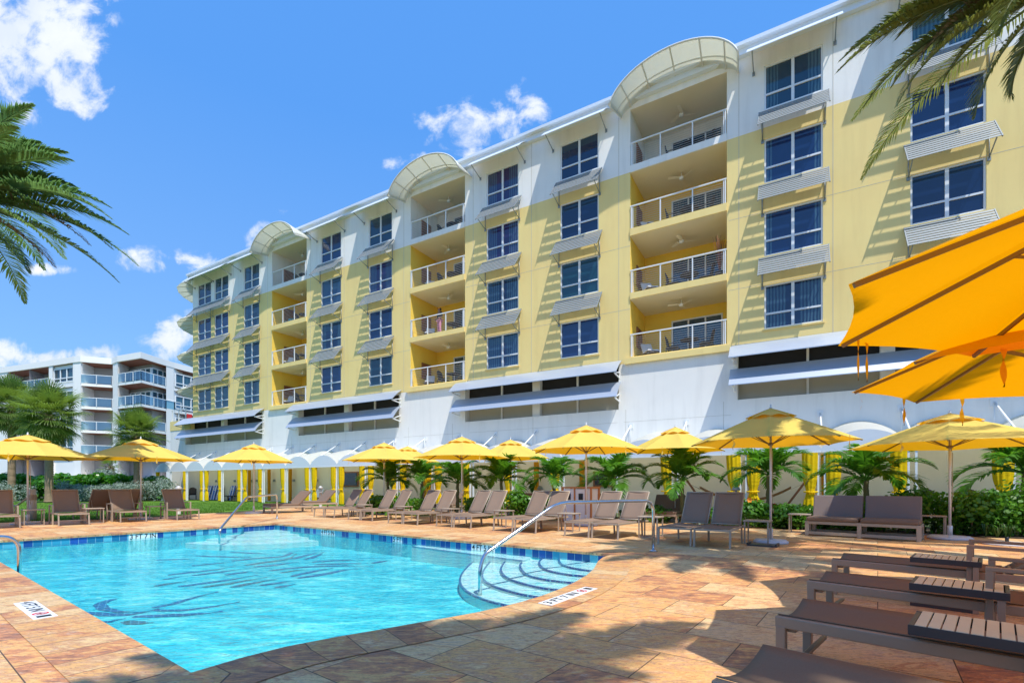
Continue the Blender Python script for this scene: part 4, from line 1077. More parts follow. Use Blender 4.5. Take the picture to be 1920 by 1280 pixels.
# things on the balconies
def hloc(x,y,z): p=fp(-x,-y,z); return (p.x,p.y,z)
def make_fan():
    root=empty('ceiling_fan'); m=MB(); m.tube([(0,0,0),(0,0,-.22)],.02,8); m.lathe([(.05,-.36),(.10,-.33),(.11,-.25),(.05,-.20)],16); m.build('motor','wmetal',root)
    for k in range(3):
        a=k*2*pi/3+.5; T=Matrix.Rotation(a,4,'Z')@Matrix.Rotation(R(12),4,'X'); b=MB(); b.box((.10,-.06,-.285),(.62,.07,-.275),0,T); b.build('blade','ceil',root)
    return root
snF_=snapshot(make_fan()); first=True
cols=['left','middle','right']; flo=['top','third','second','lowest']
for ci,(a,b) in enumerate(BC):
    for fi in range(4):
        place(snF_,first,hloc(-(a+b)/2,1.15,BCE[fi]),HA+fi+ci,label=f'white three-blade fan under the ceiling of the {flo[fi]} balcony of the {cols[ci]} column',cat='ceiling fan',group='balcony ceiling fans'); first=False
def make_bchair(cush):
    root=empty('balcony_chair'); m=MB(); m.box((-.30,-.35,.28),(.30,.75,.34))
    for x in (-.27,.27):
        for y in (-.3,.7): m.box((x-.02,y-.02,0),(x+.02,y+.02,.28))
    m.build('frame','wicker',root)
    m=MB(); m.box((-.27,-.30,.342),(.27,.40,.42)); T=Matrix.Translation((0,.40,.36))@Matrix.Rotation(R(55),4,'X'); m.box((-.27,0,0),(.27,.68,.09),0,T); m.build('cushion',cush,root,bevel=.02); return root
snB1=snapshot(make_bchair('whitecush')); snB2=snapshot(make_bchair('aqua'))
def make_btable():
    root=empty('balcony_table'); m=MB(); m.lathe([(.42,.70),(.42,.73)],20); m.build('tabletop','wicker',root); m=MB(); m.tube([(0,0,.0),(0,0,.70)],.04,8); m.lathe([(.25,0),(.25,.03)],16); m.build('pedestal','wicker',root); return root
snB3=snapshot(make_btable())
def make_arm():
    root=empty('balcony_armchair'); m=MB()
    for x in (-.25,.25):
        for y in (-.25,.25): m.box((x-.02,y-.02,0),(x+.02,y+.02,.40))
    m.box((-.27,-.27,.40),(.27,.27,.44)); m.box((-.29,-.27,.60),(-.25,.27,.63)); m.box((.25,-.27,.60),(.29,.27,.63)); m.build('frame','wicker',root)
    m=MB()
    def f(u,v):
        x=(v-.5)*.54; z=.44+u*.62*(1-.25*(2*v-1)**2); return (x,.27+.10*u-.08*(2*v-1)**2,z)
    m.grid(f,6,8); m.build('backrest','wicker',root).modifiers.new('s','SOLIDIFY').thickness=.02; return root
snB4=snapshot(make_arm()); f1=f2=f3=f4=True
for ci,(a,b) in enumerate(BC):
    for fi in range(4):
        x0=-a; z=BF[fi]+.01; nmx=f'the {flo[fi]} balcony of the {cols[ci]} column'
        if (ci,fi) in ((2,0),(1,0),(0,1)): place(snB2,f2,hloc(x0+.75,.9,z),HA+R(35),label=f'aqua cushioned lounge chair on {nmx}',cat='lounge chair',group='lounge chairs on the balconies'); f2=False
        else: place(snB1,f1,hloc(x0+.75,.9,z),HA+R(35),label=f'pale cushioned lounge chair on {nmx}',cat='lounge chair',group='lounge chairs on the balconies'); f1=False
        place(snB3,f3,hloc(x0+2.5,1.0,z),HA,label=f'small round table on {nmx}',cat='table',group='round balcony tables'); f3=False
        for q,(dx,dy,rz) in enumerate(((1.75,1.0,R(90)),(3.25,1.0,R(-90)))):
            if (ci,fi,q)==(1,2,0): continue
            place(snB4,f4,hloc(x0+dx,dy,z),HA+rz,label=f'dark armchair {"left" if q==0 else "right"} of the table on {nmx}',cat='armchair',group='dark armchairs on the balconies'); f4=False
# potted dry reeds on the second balcony of the right column
pl=empty('plant_pot',hloc(-2.47-.35,.5,BF[2]+.01),label='tall orange dry reeds in a pot on the second balcony of the right column',cat='plant')
m=MB(); m.lathe([(.12,0),(.2,.35),(.17,.36)],14); m.build('pot','wicker',pl)
m=MB()
for k in range(26): a=random.uniform(0,6.28); r=random.uniform(.1,.4); m.tube([(0,0,.3),(r*.4*cos(a),r*.4*sin(a),.9),(r*cos(a),r*sin(a),1.5+random.uniform(0,.4))],.008,4)
m.build('reeds','woodceil',pl)
# person standing on the second balcony of the middle column
def skinbody(name,verts,edges,rad,matn,parent,sub=2):
    me=bpy.data.meshes.new(name); me.from_pydata(verts,edges,[]); o=bpy.data.objects.new(name,me); COL.objects.link(o)
    s=o.modifiers.new('skin','SKIN'); o.modifiers.new('sub','SUBSURF').levels=sub; o.modifiers['sub'].render_levels=sub
    for i,r in enumerate(rad):
        sv=me.skin_vertices[0].data[i]; rr=r if isinstance(r,tuple) else (r,r); sv.radius=rr; sv.use_root=(i==0)
    dg=bpy.context.evaluated_depsgraph_get(); dg.update(); nm=bpy.data.meshes.new_from_object(o.evaluated_get(dg)); bpy.data.objects.remove(o)
    nm.name=name; nm.materials.clear(); nm.materials.append(M[matn])
    for p in nm.polygons: p.use_smooth=True
    n2=bpy.data.objects.new(name,nm); COL.objects.link(n2); n2.parent=parent; return n2
px_=hloc(-18.62,.55,BF[2]+.02)
per=empty('person',px_,HA+R(160),label='person in dark top and pink trousers standing on a middle column balcony',cat='person')
V=[(0,0,.95),(0,0,1.15),(0,0,1.36),(0,.01,1.47),(0,.03,1.56),(0,.04,1.64),   # pelvis..head
 (.10,0,.90),(.11,.01,.50),(.11,-.02,.08),(.115,.10,.04),(-.10,0,.90),(-.12,.04,.50),(-.13,.0,.08),(-.135,.12,.04),
 (.18,0,1.38),(.25,-.02,1.12),(.22,.16,.98),(.19,.24,.97),(-.18,0,1.38),(-.26,-.02,1.12),(-.22,.15,1.0),(-.18,.23,1.0)]
Eg=[(0,1),(1,2),(2,3),(3,4),(4,5),(0,6),(6,7),(7,8),(8,9),(0,10),(10,11),(11,12),(12,13),(2,14),(14,15),(15,16),(16,17),(2,18),(18,19),(19,20),(20,21)]
Rd=[(.14,.11),(.12,.09),(.15,.10),.055,.085,.095,.085,.058,.04,.03,.085,.058,.04,.03,.055,.042,.03,.026,.055,.042,.03,.026]
skinbody('body',V,Eg,Rd,'skin',per)
skinbody('top',[(0,0,1.0),(0,0,1.15),(0,0,1.37),(.18,0,1.38),(.25,-.02,1.13),(-.18,0,1.38),(-.26,-.02,1.13)],[(0,1),(1,2),(2,3),(3,4),(2,5),(5,6)],[(.155,.125),(.135,.105),(.165,.115),.07,.055,.07,.055],'shirt',per)
skinbody('trousers',[(0,0,.97),(.10,0,.88),(.11,.01,.50),(.11,-.02,.12),(-.10,0,.88),(-.12,.04,.50),(-.13,.0,.12)],[(0,1),(1,2),(2,3),(0,4),(4,5),(5,6)],[(.155,.125),.10,.072,.06,.10,.072,.06],'pink',per)
skinbody('hair',[(0,.0,1.69),(0,-.05,1.62),(0,-.05,1.50)],[(0,1),(1,2)],[.095,.095,.06],'hair',per)
m=MB(); m.lathe([(.004,-.012),(.014,0),(.004,.012)],8,c=(.035,.125,1.655)); m.lathe([(.004,-.012),(.014,0),(.004,.012)],8,c=(-.035,.125,1.655)); m.lathe([(.008,-.02),(.018,-.012),(.004,.02)],8,c=(0,.135,1.625)); m.build('face_features','hair',per)
# ================================================================== CABANAS
DC=2.35; PIT=2.52; V0=47.0
Ls={0,3,5,8,9,10,11,12,18,19,21}; Rs={1,2,3,4,5,6,7,8,9,10,11,12,13,14,16,17,18,19,20}
def curtain(mb,x,y,z0,z1,w,ph,tie=.95,lean=0):
    n=36
    def f(u,v):
        z=z1+(z0-z1)*u; a=v*2*pi
        zz=z; pin=math.exp(-((zz-tie)/.28)**2)
        wd=w*(.52+.10*(1-u))*(1-.42*pin)+ (.05*w if zz<tie-.3 else 0)
        k=1+.22*sin(a*9+ph+u*1.2)
        return (x+lean*u*(1-.2*u)+wd*.5*cos(a)*k, y+(.085*(1-.35*pin))*sin(a)*k, z)
    mb.grid(f,16,n)
def cab(k):
    s0=V0-PIT*k; s1=s0-PIT
    root=empty('cabana',tuple(fp((s0+s1)/2,DC,0)),HA,label=None,cat='cabana',group='row of barrel vaulted poolside cabanas')
    W2=PIT/2; zv=2.50; zp=.60
    def pt(u,v): x=-W2+PIT*u; return Vector((x, DC*v, zv+zp*sin(pi*u)**.75*1.0+(.55*v)))
    m=MB(); m.grid(pt,18,3); c=m.build('canopy','canopy',root)
    m=MB(); nn=18
    for i in range(nn):
        a=pt(i/nn,0);b=pt((i+1)/nn,0); m.face([(a.x,-.0,2.36),(b.x,-.0,2.36),(b.x,-.0,b.z),(a.x,-.0,a.z)])
    m.build('valance','wmetal' if False else 'awnw',root)
    m=MB(); m.bar((-W2+.01,.02,2.37),(W2-.01,.02,2.37),.05,.05); m.build('front_rail','wmetal',root)
    for sx in (-1,1):
        m=MB(); m.box((sx*(W2-.10)-.03,.02,0),(sx*(W2-.10)+.03,.08,2.345)); m.build('post','wmetal',root)
    m=MB(); m.tube([(-W2+.04,DC-.08,4.02),(-W2+.04,.10,2.72)],.035,8); m.tube([(-W2+.04,DC-.10,4.02),(-W2+.04,DC-.10,3.02)],.02,6); m.box((-W2-.06,DC-.05,3.88),(-W2+.14,DC-.025,4.14)); m.build('tie_rod','wmetal',root)
    if k in Ls:
        m=MB(); curtain(m,-W2+.34,.05,.06,2.35,.70,k); m.tube([(-W2+.12,.0,.95),(-W2+.3,-.06,.93),(-W2+.55,.0,.95)],.03,6); m.build('curtain','curt',root)
    if k in Rs:
        m=MB(); curtain(m,W2-.34,.05,.06,2.35,.72,k*2.1,lean=.10 if k in (6,16,17) else 0); m.tube([(W2-.12,.0,.95),(W2-.3,-.06,.93),(W2-.55,.0,.95)],.03,6); m.build('curtain','curt',root)
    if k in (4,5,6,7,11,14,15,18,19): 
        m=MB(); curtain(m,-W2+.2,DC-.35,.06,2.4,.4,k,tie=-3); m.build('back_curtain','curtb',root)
    return root
M['awnw']=simple('white_valance_fabric',(.74,.79,.86),.85,var=.03)
ordc=['first','second','third','fourth','fifth','sixth','seventh','eighth','ninth','tenth','eleventh','twelfth','thirteenth','fourteenth','fifteenth','sixteenth','seventeenth','eighteenth','nineteenth','twentieth','twenty-first','twenty-second']
for k in range(22):
    c=cab(k); c['label']=f'{ordc[k]} white vaulted cabana with yellow curtains, counted from the left end' if (k in Ls or k in Rs) else f'{ordc[k]} white vaulted cabana without front curtains, counted from the left end'
# things in the cabanas
def on_cab(px,dd,z=0):
    t_=(px-960)/FL; o=P0-N_*dd; s_=(o.x-o.y*t_)/(-U_.x+U_.y*t_); return fp(s_,dd,z)
def board(px,lab,f):
    root=empty('game_board',tuple(on_cab(px,.45)),HA,label=lab,cat='game board',group='blue striped boards leaning on the wall')
    T=Matrix.Rotation(R(-14),4,'X'); m=MB(); m.box((-.31,-.03,.02),(.31,.02,1.22),0,T); m.build('panel','blue',root)
    m=MB(); 
    for x in (-.24,.12): m.box((x,-.036,.03),(x+.10,-.031,1.21),0,T)
    for q in range(16):
        a=2*pi*q/16;b=2*pi*(q+1)/16; P=[T@Vector((r*cos(w),-.040,.95+r*sin(w))) for r,w in ((.13,a),(.13,b),(.09,b),(.09,a))]; m.face(P)
    m.build('stripes','whitecush',root)
for px,l in ((388,'leftmost blue striped board leaning in a cabana'),(398,'middle blue striped board of the three leaning together'),(408,'right blue striped board of the three leaning together'),(431,'single blue striped board above a dark low table')): board(px,l,0)
tb=empty('low_table',tuple(on_cab(431,.95)),HA,label='dark low table in front of the single striped board',cat='table')
m=MB(); m.box((-.8,-.3,.35),(.8,.3,.42)); m.build('tabletop','wicker',tb); 
for x in (-.7,.7):
    for y in (-.25,.25): l=MB(); l.box((x-.04,y-.04,0),(x+.04,y+.04,.35)); l.build('leg','wicker',tb)
def recl(px,dd,lab,rz,cush):
    c=place(snB1 if cush else snB4,False,tuple(on_cab(px,dd)),HA+rz,label=lab,cat='lounge chair',group='chairs inside the cabanas'); return c
recl(361,.9,'dark folding chair in the second cabana from the left',R(60),False)
recl(590,1.0,'white cushioned chair inside a cabana beside the paired curtains',R(20),True); recl(618,1.1,'pale lounge chair inside the cabana left of the wall mirror',R(-30),True)
recl(1745,1.0,'dark rounded chair in the shade behind the shrubs at right',R(10),False); recl(1812,1.0,'second dark rounded chair at right, near the frame edge',R(-20),False)
for px,z,w,h,lab in ((658,1.62,1.5,1.0,'dark framed mirror on the cabana wall left of the palms'),(1133,1.5,1.1,.75,'dark framed mirror on the cabana wall above the waste bins')):  # television screens in brown frames on the back wall
    r_=empty('wall_television',tuple(on_cab(px,.06)),HA,label=lab,cat='television',group='televisions on the cabana back wall')
    m=MB(); m.box((-w/2,-.06,z-h/2),(w/2,0,z+h/2)); m.build('frame','wood',r_); m=MB(); m.box((-w/2+.08,-.075,z-h/2+.08),(w/2-.08,-.061,z+h/2-.08)); m.build('glass','screen',r_)
for i,px in enumerate((405,440,470,482,514,551,594)):
    r_=empty('wall_socket',tuple(on_cab(px,.05)),HA,label='tiny dark socket box on the cream cabana wall',cat='socket box',group='socket boxes on the cabana wall')
    m=MB(); m.box((-.12,-.03,1.5),(-.02,0,1.66)); m.box((.04,-.03,1.5),(.14,0,1.66)); m.build('box','strutm',r_)
# hammocks
def hammock(pa,pb,za,zb,lab):
    a=on_cab(pa,1.2); b=on_cab(pb,1.2); r_=empty('hammock',tuple((a+b)/2),HA,label=lab,cat='hammock',group='hammocks in the cabanas'); L_=(b-a).length
    m=MB(); m.grid(lambda u,v:(-L_/2+L_*(.12+.76*u),(v-.5)*.9*sin(pi*(.1+.8*u)),zb+(za-zb)*(2*u-1)**2*.8-.10*(1-(2*v-1)**2)),16,6); m.build('cloth','hammock',r_)
    m=MB()
    for sx in (-1,1):
        m.bar((sx*L_*.5,0,za+.12),(sx*L_*.30,0,.08),.08,.08)
    m.bar((-L_*.34,0,.06),(L_*.34,0,.06),.1,.1); m.build('stand','wood',r_)
    m=MB()
    for sx in (-1,1):
        for q in range(5): m.tube([(sx*L_*.49,0,za),(sx*L_*.38,(q-2)*.09,za*.62+zb*.38)],.006,4)
    m.build('ropes','rope',r_)
hammock(1288,1513,1.28,.62,'tan hammock on a wooden stand behind the nearest loungers'); 
# ================================================================== BOLLARDS, BINS
def make_boll():
    root=empty('bollard_lamp'); m=MB(); m.lathe([(.085,0),(.085,.02),(.075,.03),(.072,.78),(.10,.80),(.10,.83)],20); m.build('post','boll',root)
    m=MB()
    for k in range(6): a=k*pi/3; m.tube([(.085*cos(a),.085*sin(a),.83),(.085*cos(a),.085*sin(a),1.02)],.008,5)
    for z in (.89,.96): m.lathe([(.10,z),(.10,z+.012)],20)
    m.lathe([(.05,.83),(.05,1.02)],12); m.build('lantern','boll',root)
    m=MB(); m.lathe([(.12,1.02),(.125,1.05),(.09,1.12),(.045,1.16),(.02,1.17)],20); m.build('cap','boll',root); return root
snBo=snapshot(make_boll()); first=True
for px,Y,l in ((335,19.8,'bollard lamp beside the lounger right of the second umbrella'),(601,26.5,'bollard lamp on the lawn by the paired curtains'),(792,21.5,'bollard lamp among the farthest loungers'),(1013,18.6,'bollard lamp head behind the middle loungers'),(1380,14.8,'bollard lamp head behind the nearest lounger pair')):
    p=ap(px,Y); place(snBo,first,(p.x,p.y,0),0,label=l,cat='bollard lamp',group='pale path bollard lamps'); first=False
b0=gp(1054,977); b1=gp(1119,980); e=(b1-b0).normalized()
bn=empty('waste_station',tuple(b0),math.atan2(e.y,e.x)-R(8),label='white waste and recycling bins in an orange timber frame',cat='waste bins')
Wb=1.13
m=MB()
for x in (0,.47,.90,Wb-.05): m.box((x,-.02,0),(x+.05,.03,1.12))
m.box((-.01,-.03,1.08),(Wb+.01,.5,1.13)); m.box((0,.45,0),(.05,.5,1.08)); m.box((Wb-.05,.45,0),(Wb,.5,1.08)); m.build('frame','orangewood',bn)
for x0,x1 in ((.05,.47),(.52,.90),(.95,Wb-.05)):
    m=MB(); m.box((x0+.005,0,.04),(x1-.005,.44,1.06)); m.build('cabinet','wmetal',bn)
for x in (.18,.65):
    m=MB(); m.box((x,-.012,.72),(x+.16,-.001,.92)); m.build('opening','black',bn)
for x,tx in ((.73,'RECYCLE'),(.26,'WASTE')):
    me=textmesh(tx,.06); o=bpy.data.objects.new('lettering',me); COL.objects.link(o); o.parent=bn; o.rotation_euler=(R(90),0,0); o.location=(x,-.004,.64)
# piling with rope on the left
pg=gp(60,976); pi_=empty('rope_post',tuple(pg),label='weathered wooden post wrapped with rope by the leftmost umbrella',cat='post')
m=MB(); m.tube([(0,0,0),(0.01,0,.5),(0,0,1.05)],[.12,.11,.10],14); m.build('post','boll',pi_)
m=MB()
for k in range(4): m.lathe([(.118,.70+k*.045),(.130,.715+k*.045),(.118,.735+k*.045)],14)
m.tube([(-.1,0,.8),(-.8,.3,.5),(-1.8,.6,.42),(-2.8,.9,.8)],.03,6); m.build('rope','rope',pi_)
# floor drain cover / umbrella base without umbrella at right
sp=gp(1888,1021); r_=empty('spare_umbrella_base',tuple(sp),label='pale round umbrella base lying alone near the right edge',cat='umbrella base')
m=MB(); m.lathe([(.36,.0),(.365,.03),(.30,.055),(.08,.07)],28); m.build('weight','basew',r_)
m=MB(); m.lathe([(.03,.07),(.03,.16)],12); m.build('sleeve','black',r_)
sh=gp(1428,1022); r_=empty('sandal_tray',tuple(sh+Vector((.0,-.05,0))),AX,label='dark low tray at the foot of the small table by the amber umbrella',cat='tray')
m=MB(); m.box((-.26,-.16,0),(.26,.16,.03)); m.box((-.26,-.16,.03),(-.23,.16,.06)); m.box((.23,-.16,.03),(.26,.16,.06)); m.build('tray','darkmetal',r_)
# ================================================================== VEGETATION
UPV=Vector((0,0,1))
def frond(mb,base,az,elev,L,droop,leafL,n,rnd,lw=.035,stem=.02,dead=.0,v=.55,mi=0,mis=0,curl=.0):
    K=14; p=Vector(base); e=elev; pts=[p.copy()]; dirs=[]
    for k in range(K):
        a_=az+curl*k/K; d=Vector((cos(a_)*cos(e),sin(a_)*cos(e),sin(e))); dirs.append(d); p=p+d*(L/K); pts.append(p.copy()); e-=droop/K*(.5+1.1*k/K)
    dirs.append(dirs[-1])
    mb.tube(pts,[stem*(1-.85*i/K) for i in range(K+1)],4,mis,cap=False)
    for i in range(n):
        u=.16+.84*(i+.5)/n; f=u*K; k=min(K-1,int(f)); q=pts[k].lerp(pts[k+1],f-k); d=dirs[k]
        side=d.cross(UPV)
        if side.length<.01: side=Vector((-sin(az),cos(az),0))
        side.normalize(); nu=side.cross(d).normalized()
        ll=leafL*(sin(pi*min(1,(u-.12)*.98+.12))**.55)*(1-.45*max(0,u-.7)/.3)
        for sgn in (-1,1):
            if rnd.random()<dead: continue
            ang=R(62-34*u)+rnd.uniform(-.10,.10)
            dl=(d*cos(ang)+side*sgn*sin(ang)+nu*(v*.45+rnd.uniform(-.12,.12))).normalized()
            l=ll*rnd.uniform(.85,1.1); w=lw*rnd.uniform(.8,1.15)
            wv=dl.cross(nu).normalized()*w*.5
            m1=q+dl*l*.5; dd=(dl+Vector((0,0,-.35-.3*rnd.random()))).normalized(); tip=m1+dd*l*.5
            mb.face([q-wv*.5,q+wv*.5,m1+wv,m1-wv],mi); mb.face([m1-wv,m1+wv,tip+wv*.12,tip-wv*.12],mi)
def crown(mb,c,nf,L,leafL,nl,rnd,e0=R(75),e1=R(-20),droop=R(95),lw=.035,stem=.025,mi=0,deadn=0,mid=1,fork=0,azs=None):
    for i in range(nf):
        u=i/(nf-1); az=(i*2.39996+rnd.uniform(-.15,.15)) if azs is None else azs[i]
        el=e0+(e1-e0)*u+rnd.uniform(-.08,.08)
        frond(mb,c,az,el,L*rnd.uniform(.88,1.08)*(.8+.2*u),droop*rnd.uniform(.85,1.15),leafL,nl,rnd,lw,stem,mi=mi,curl=rnd.uniform(-.15,.15))
    for i in range(deadn):
        frond(mb,c,rnd.uniform(0,6.28),R(-35)+rnd.uniform(-.2,.1),L*.85,R(45),leafL*.8,int(nl*.7),rnd,lw*.7,stem,dead=.25,mi=mid)
def trunk(mb,h,r0,r1,rnd,rings=.12,lean=(0,0),mi=0):
    pts=[];rs=[];k=int(h/rings)
    for i in range(k*2+1):
        u=i/(k*2); pts.append((lean[0]*u*u+.01*sin(i),lean[1]*u*u,h*u)); rs.append((r0+(r1-r0)*u**.7)*(1.06 if i%2 else .96)*(1+.25*max(0,.06-u)/.06))
    mb.tube(pts,rs,14,mi)
# young feather palms in the bed
def small_palm(seed,h=1.25,L=1.45,nf=15):
    rnd=random.Random(seed); root=empty('palm_tree'); m=MB(); trunk(m,h,.085,.055,rnd,.10); m.build('trunk','trunkg',root)
    m=MB(); crown(m,(0,0,h-.02),nf+4,L,.50,38,rnd,R(84),R(16),R(98),.060,.018); m.build('crown','palm',root); return root
SP=[snapshot(small_palm(s,h,L,nf)) for s,h,L,nf in ((1,1.35,1.62,10),(5,1.45,1.5,9),(9,1.25,1.7,11))]
used=[True,True,True]
pl_=[(727,21.0,1.0,'leftmost small green palm in front of the cabanas'),(791,20.6,1.0,'small green palm behind the third pair of loungers from the far end'),(858,19.4,1.02,'small green palm directly behind the umbrella beside the 5 FT tile'),(940,18.6,1.0,'small green palm behind the second row umbrella left of the bins'),(1039,17.6,.98,'small green palm immediately left of the waste bins'),(1150,16.9,1.06,'small green palm immediately right of the waste bins'),(1279,15.6,1.0,'small green palm behind the left lounger of the nearest pair'),(1441,14.2,1.02,'small green palm behind the pole of the amber shaded umbrella'),(1624,12.9,1.04,'small green palm rising behind the long sofa'),(1922,11.9,1.1,'small green palm cut by the right edge of the photo')]
for i,(px,Y,s_,lab) in enumerate(pl_):
    k=i%3; p=ap(px,Y); place(SP[k],used[k],(p.x,p.y,0),i*1.7+.4,scale=(s_,s_,s_),label=lab,cat='palm tree',group='young palms along the cabanas'); used[k]=False
# tall feather palms whose crowns reach into the photo or shade the deck
def big_palm(name,loc,h,nf,L,leafL,nl,seed,matn,lab,lean=(0,0),azs=None,e0=R(70),e1=R(-25),droop=R(75),dn=4,lw=.04):
    rnd=random.Random(seed); root=empty(name,loc,label=lab,cat='palm tree'); m=MB(); trunk(m,h,.24,.19,rnd,.14,lean); m.build('trunk','trunk',root)
    m=MB(); crown(m,(lean[0],lean[1],h),nf,L,leafL,nl,rnd,e0,e1,droop,lw,.035,0,dn,1,azs=azs); m.build('crown',[matn,'dead'],root); return root
def azel(base,tip): 
    d=Vector(tip)-Vector(base); return math.atan2(d.y,d.x)
def aimed_palm(loc,h,matn,lab,targets,L0,leafL,nl,seed,lw,back=10,azr=(90,270)):
    rnd=random.Random(seed); root=empty('palm_tree',loc,label=lab,cat='palm tree'); m=MB(); trunk(m,h,.24,.19,rnd,.14); m.build('trunk','trunk',root)
    m=MB()
    for dx,dy,dz,dr,mi in targets:
        hl=math.hypot(dx,dy); ch=math.hypot(hl,dz); dr=R(dr)
        frond(m,(0,0,h),math.atan2(dy,dx),math.atan2(dz,hl)+.47*dr,ch*(1+.04*dr),dr,leafL,nl,rnd,lw,.03,mi=mi,dead=.0 if mi==0 else .3,curl=rnd.uniform(-.1,.1))
    for i in range(back):
        frond(m,(0,0,h),R(rnd.uniform(*azr)),R(rnd.uniform(-20,70)),L0,R(60),leafL,int(nl*.6),rnd,lw,.03)
    m.build('crown',[matn,'dead'],root); return root
aimed_palm((-15.2,13,0),8.9,'palml','tall feather palm reaching in from the left edge of the photo',
 [(2.3,.3,2.45,45,0),(1.6,-.5,2.3,50,0),(2.2,.6,1.6,50,0),(2.9,-.7,1.0,55,0),(3.4,.2,.75,50,0),(3.1,.9,-.2,60,0),(4.7,-.3,-1.2,50,0),(4.3,.8,-1.0,45,0),(4.95,.2,-2.15,42,0),(3.5,-.4,-2.1,40,0),(3.9,.6,-2.2,38,0),(1.9,.2,-2.0,30,0),(2.6,.2,-1.9,34,1),(3.2,.3,.25,50,0),(4.2,.4,-.5,50,0),(4.4,-.2,-1.75,44,0),(2.9,.5,1.3,50,0),(2.6,-.2,-.6,60,0),(3.6,.2,-1.5,50,1),(2.2,.4,.5,60,0)],4.4,.66,104,3,.048,10,(80,260))
aimed_palm((8.1,7.0,0),8.47,'datepalm','tall feather palm hanging its fronds into the top right corner',
 [(-3.15,.2,-1.4,46,0),(-2.35,.1,-2.0,50,0),(-2.6,.3,-1.75,50,0),(-3.0,.5,-1.1,50,0),(-1.05,.2,-1.9,46,0),(-2.75,.1,-.95,44,0),(-1.5,.3,-1.4,50,0),(-2.9,.5,.35,50,0),(-2.6,-.5,-.3,60,0),(-2.0,.6,-1.2,60,0),(-1.6,-.6,-1.6,60,0),(-2.0,.2,-1.3,60,1),(-1.5,.5,-.8,70,0),(-.3,.4,-1.4,50,0),(-2.3,.3,-.9,60,0),(-2.5,.3,-.1,55,0),(-3.2,-.1,-.5,50,0),(-1.8,.1,.6,60,0)],3.7,.44,120,11,.026,12,(-80,110))
big_palm('palm_tree',(1.5,-1.3,0),8.3,26,2.9,.5,50,21,'datepalm','tall feather palm behind the camera shading the near deck',droop=R(70),dn=2,e1=R(-15),lw=.055)
big_palm('palm_tree',(7.5,3.4,0),9.4,24,2.9,.5,50,33,'datepalm','tall leaning feather palm right of the camera over the orange umbrellas',lean=(-1.7,.8),droop=R(60),dn=2,e1=R(-5),lw=.05)
# fan palms on the left
def fan_leaf(mb,base,az,el,pet,Rl,rnd,mi=0,droop=.55):
    d=Vector((cos(az)*cos(el),sin(az)*cos(el),sin(el))); c=Vector(base)+d*pet*.6; d2=(d+Vector((0,0,-.22))).normalized(); c2=c+d2*pet*.4
    mb.tube([base,c,c2],[.022,.016,.012],4,mi,cap=False)
    side=d2.cross(UPV).normalized(); nu=side.cross(d2).normalized(); N=30
    for i in range(N):
        a=(i/(N-1)-.5)*R(255); l=Rl*(1-.30*abs(a)/R(128))*rnd.uniform(.9,1.08)
        dl=(d2*cos(a)+side*sin(a)+nu*(.05+.30*cos(a*1.0))).normalized(); wv=dl.cross(nu).normalized()*(.020*Rl/.9+.003)
        m1=c2+dl*l*.55; dd=(dl+Vector((0,0,-droop*(.6+.8*rnd.random())))).normalized(); tip=m1+dd*l*.42; tip2=tip+(dd+Vector((0,0,-1.0))).normalized()*l*.16
        mb.face([c2-wv*.25,c2+wv*.25,m1+wv,m1-wv],mi); mb.face([m1-wv,m1+wv,tip+wv*.55,tip-wv*.55],mi); mb.face([tip-wv*.5,tip+wv*.5,tip2+wv*.05,tip2-wv*.05],mi)
def fan_palm(px,Y,h,Rc,seed,lab,r=.27,nl=48):
    rnd=random.Random(seed); p=ap(px,Y); root=empty('fan_palm',tuple(p),rnd.random()*6,label=lab,cat='palm tree',group='fan palms on the left lawn')
    m=MB(); trunk(m,h,r*1.1,r,rnd,.16); 
    for i in range(90):
        u=rnd.random()**.6; a=rnd.uniform(0,6.28); z=h*(.45+.55*u); q=Vector((cos(a)*r*.95,sin(a)*r*.95,z)); o=Vector((cos(a),sin(a),.9)).normalized()
        m.bar(q,q+o*.20,.06,.02)
    m.build('trunk','trunk',root)
    m=MB()
    for i in range(nl):
        u=i/(nl-1); el=R(82)+(R(-82)-R(82))*u+rnd.uniform(-.1,.1); az=i*2.39996+rnd.uniform(-.2,.2)
        fan_leaf(m,(0,0,h+.1-.25*u),az,el,Rc*.50*rnd.uniform(.6,1.2),Rc*.42*rnd.uniform(.85,1.15),rnd,1 if u>.94 else 0,droop=.25+.5*u)
    m.build('crown',['sabal','dead'],root)
fan_palm(22,37,7.2,2.5,2,'fan palm at the left edge behind the leftmost umbrella',.22,100)
fan_palm(92,34,6.1,2.65,7,'big fan palm with a thick textured trunk, second from the left',.22,100)
fan_palm(256,38,5.2,2.45,13,'smallest fan palm behind the second umbrella',.18,90)
fan_palm(206,47,3.0,1.5,17,'low pale trunked palm far behind the hedge',.28,20)
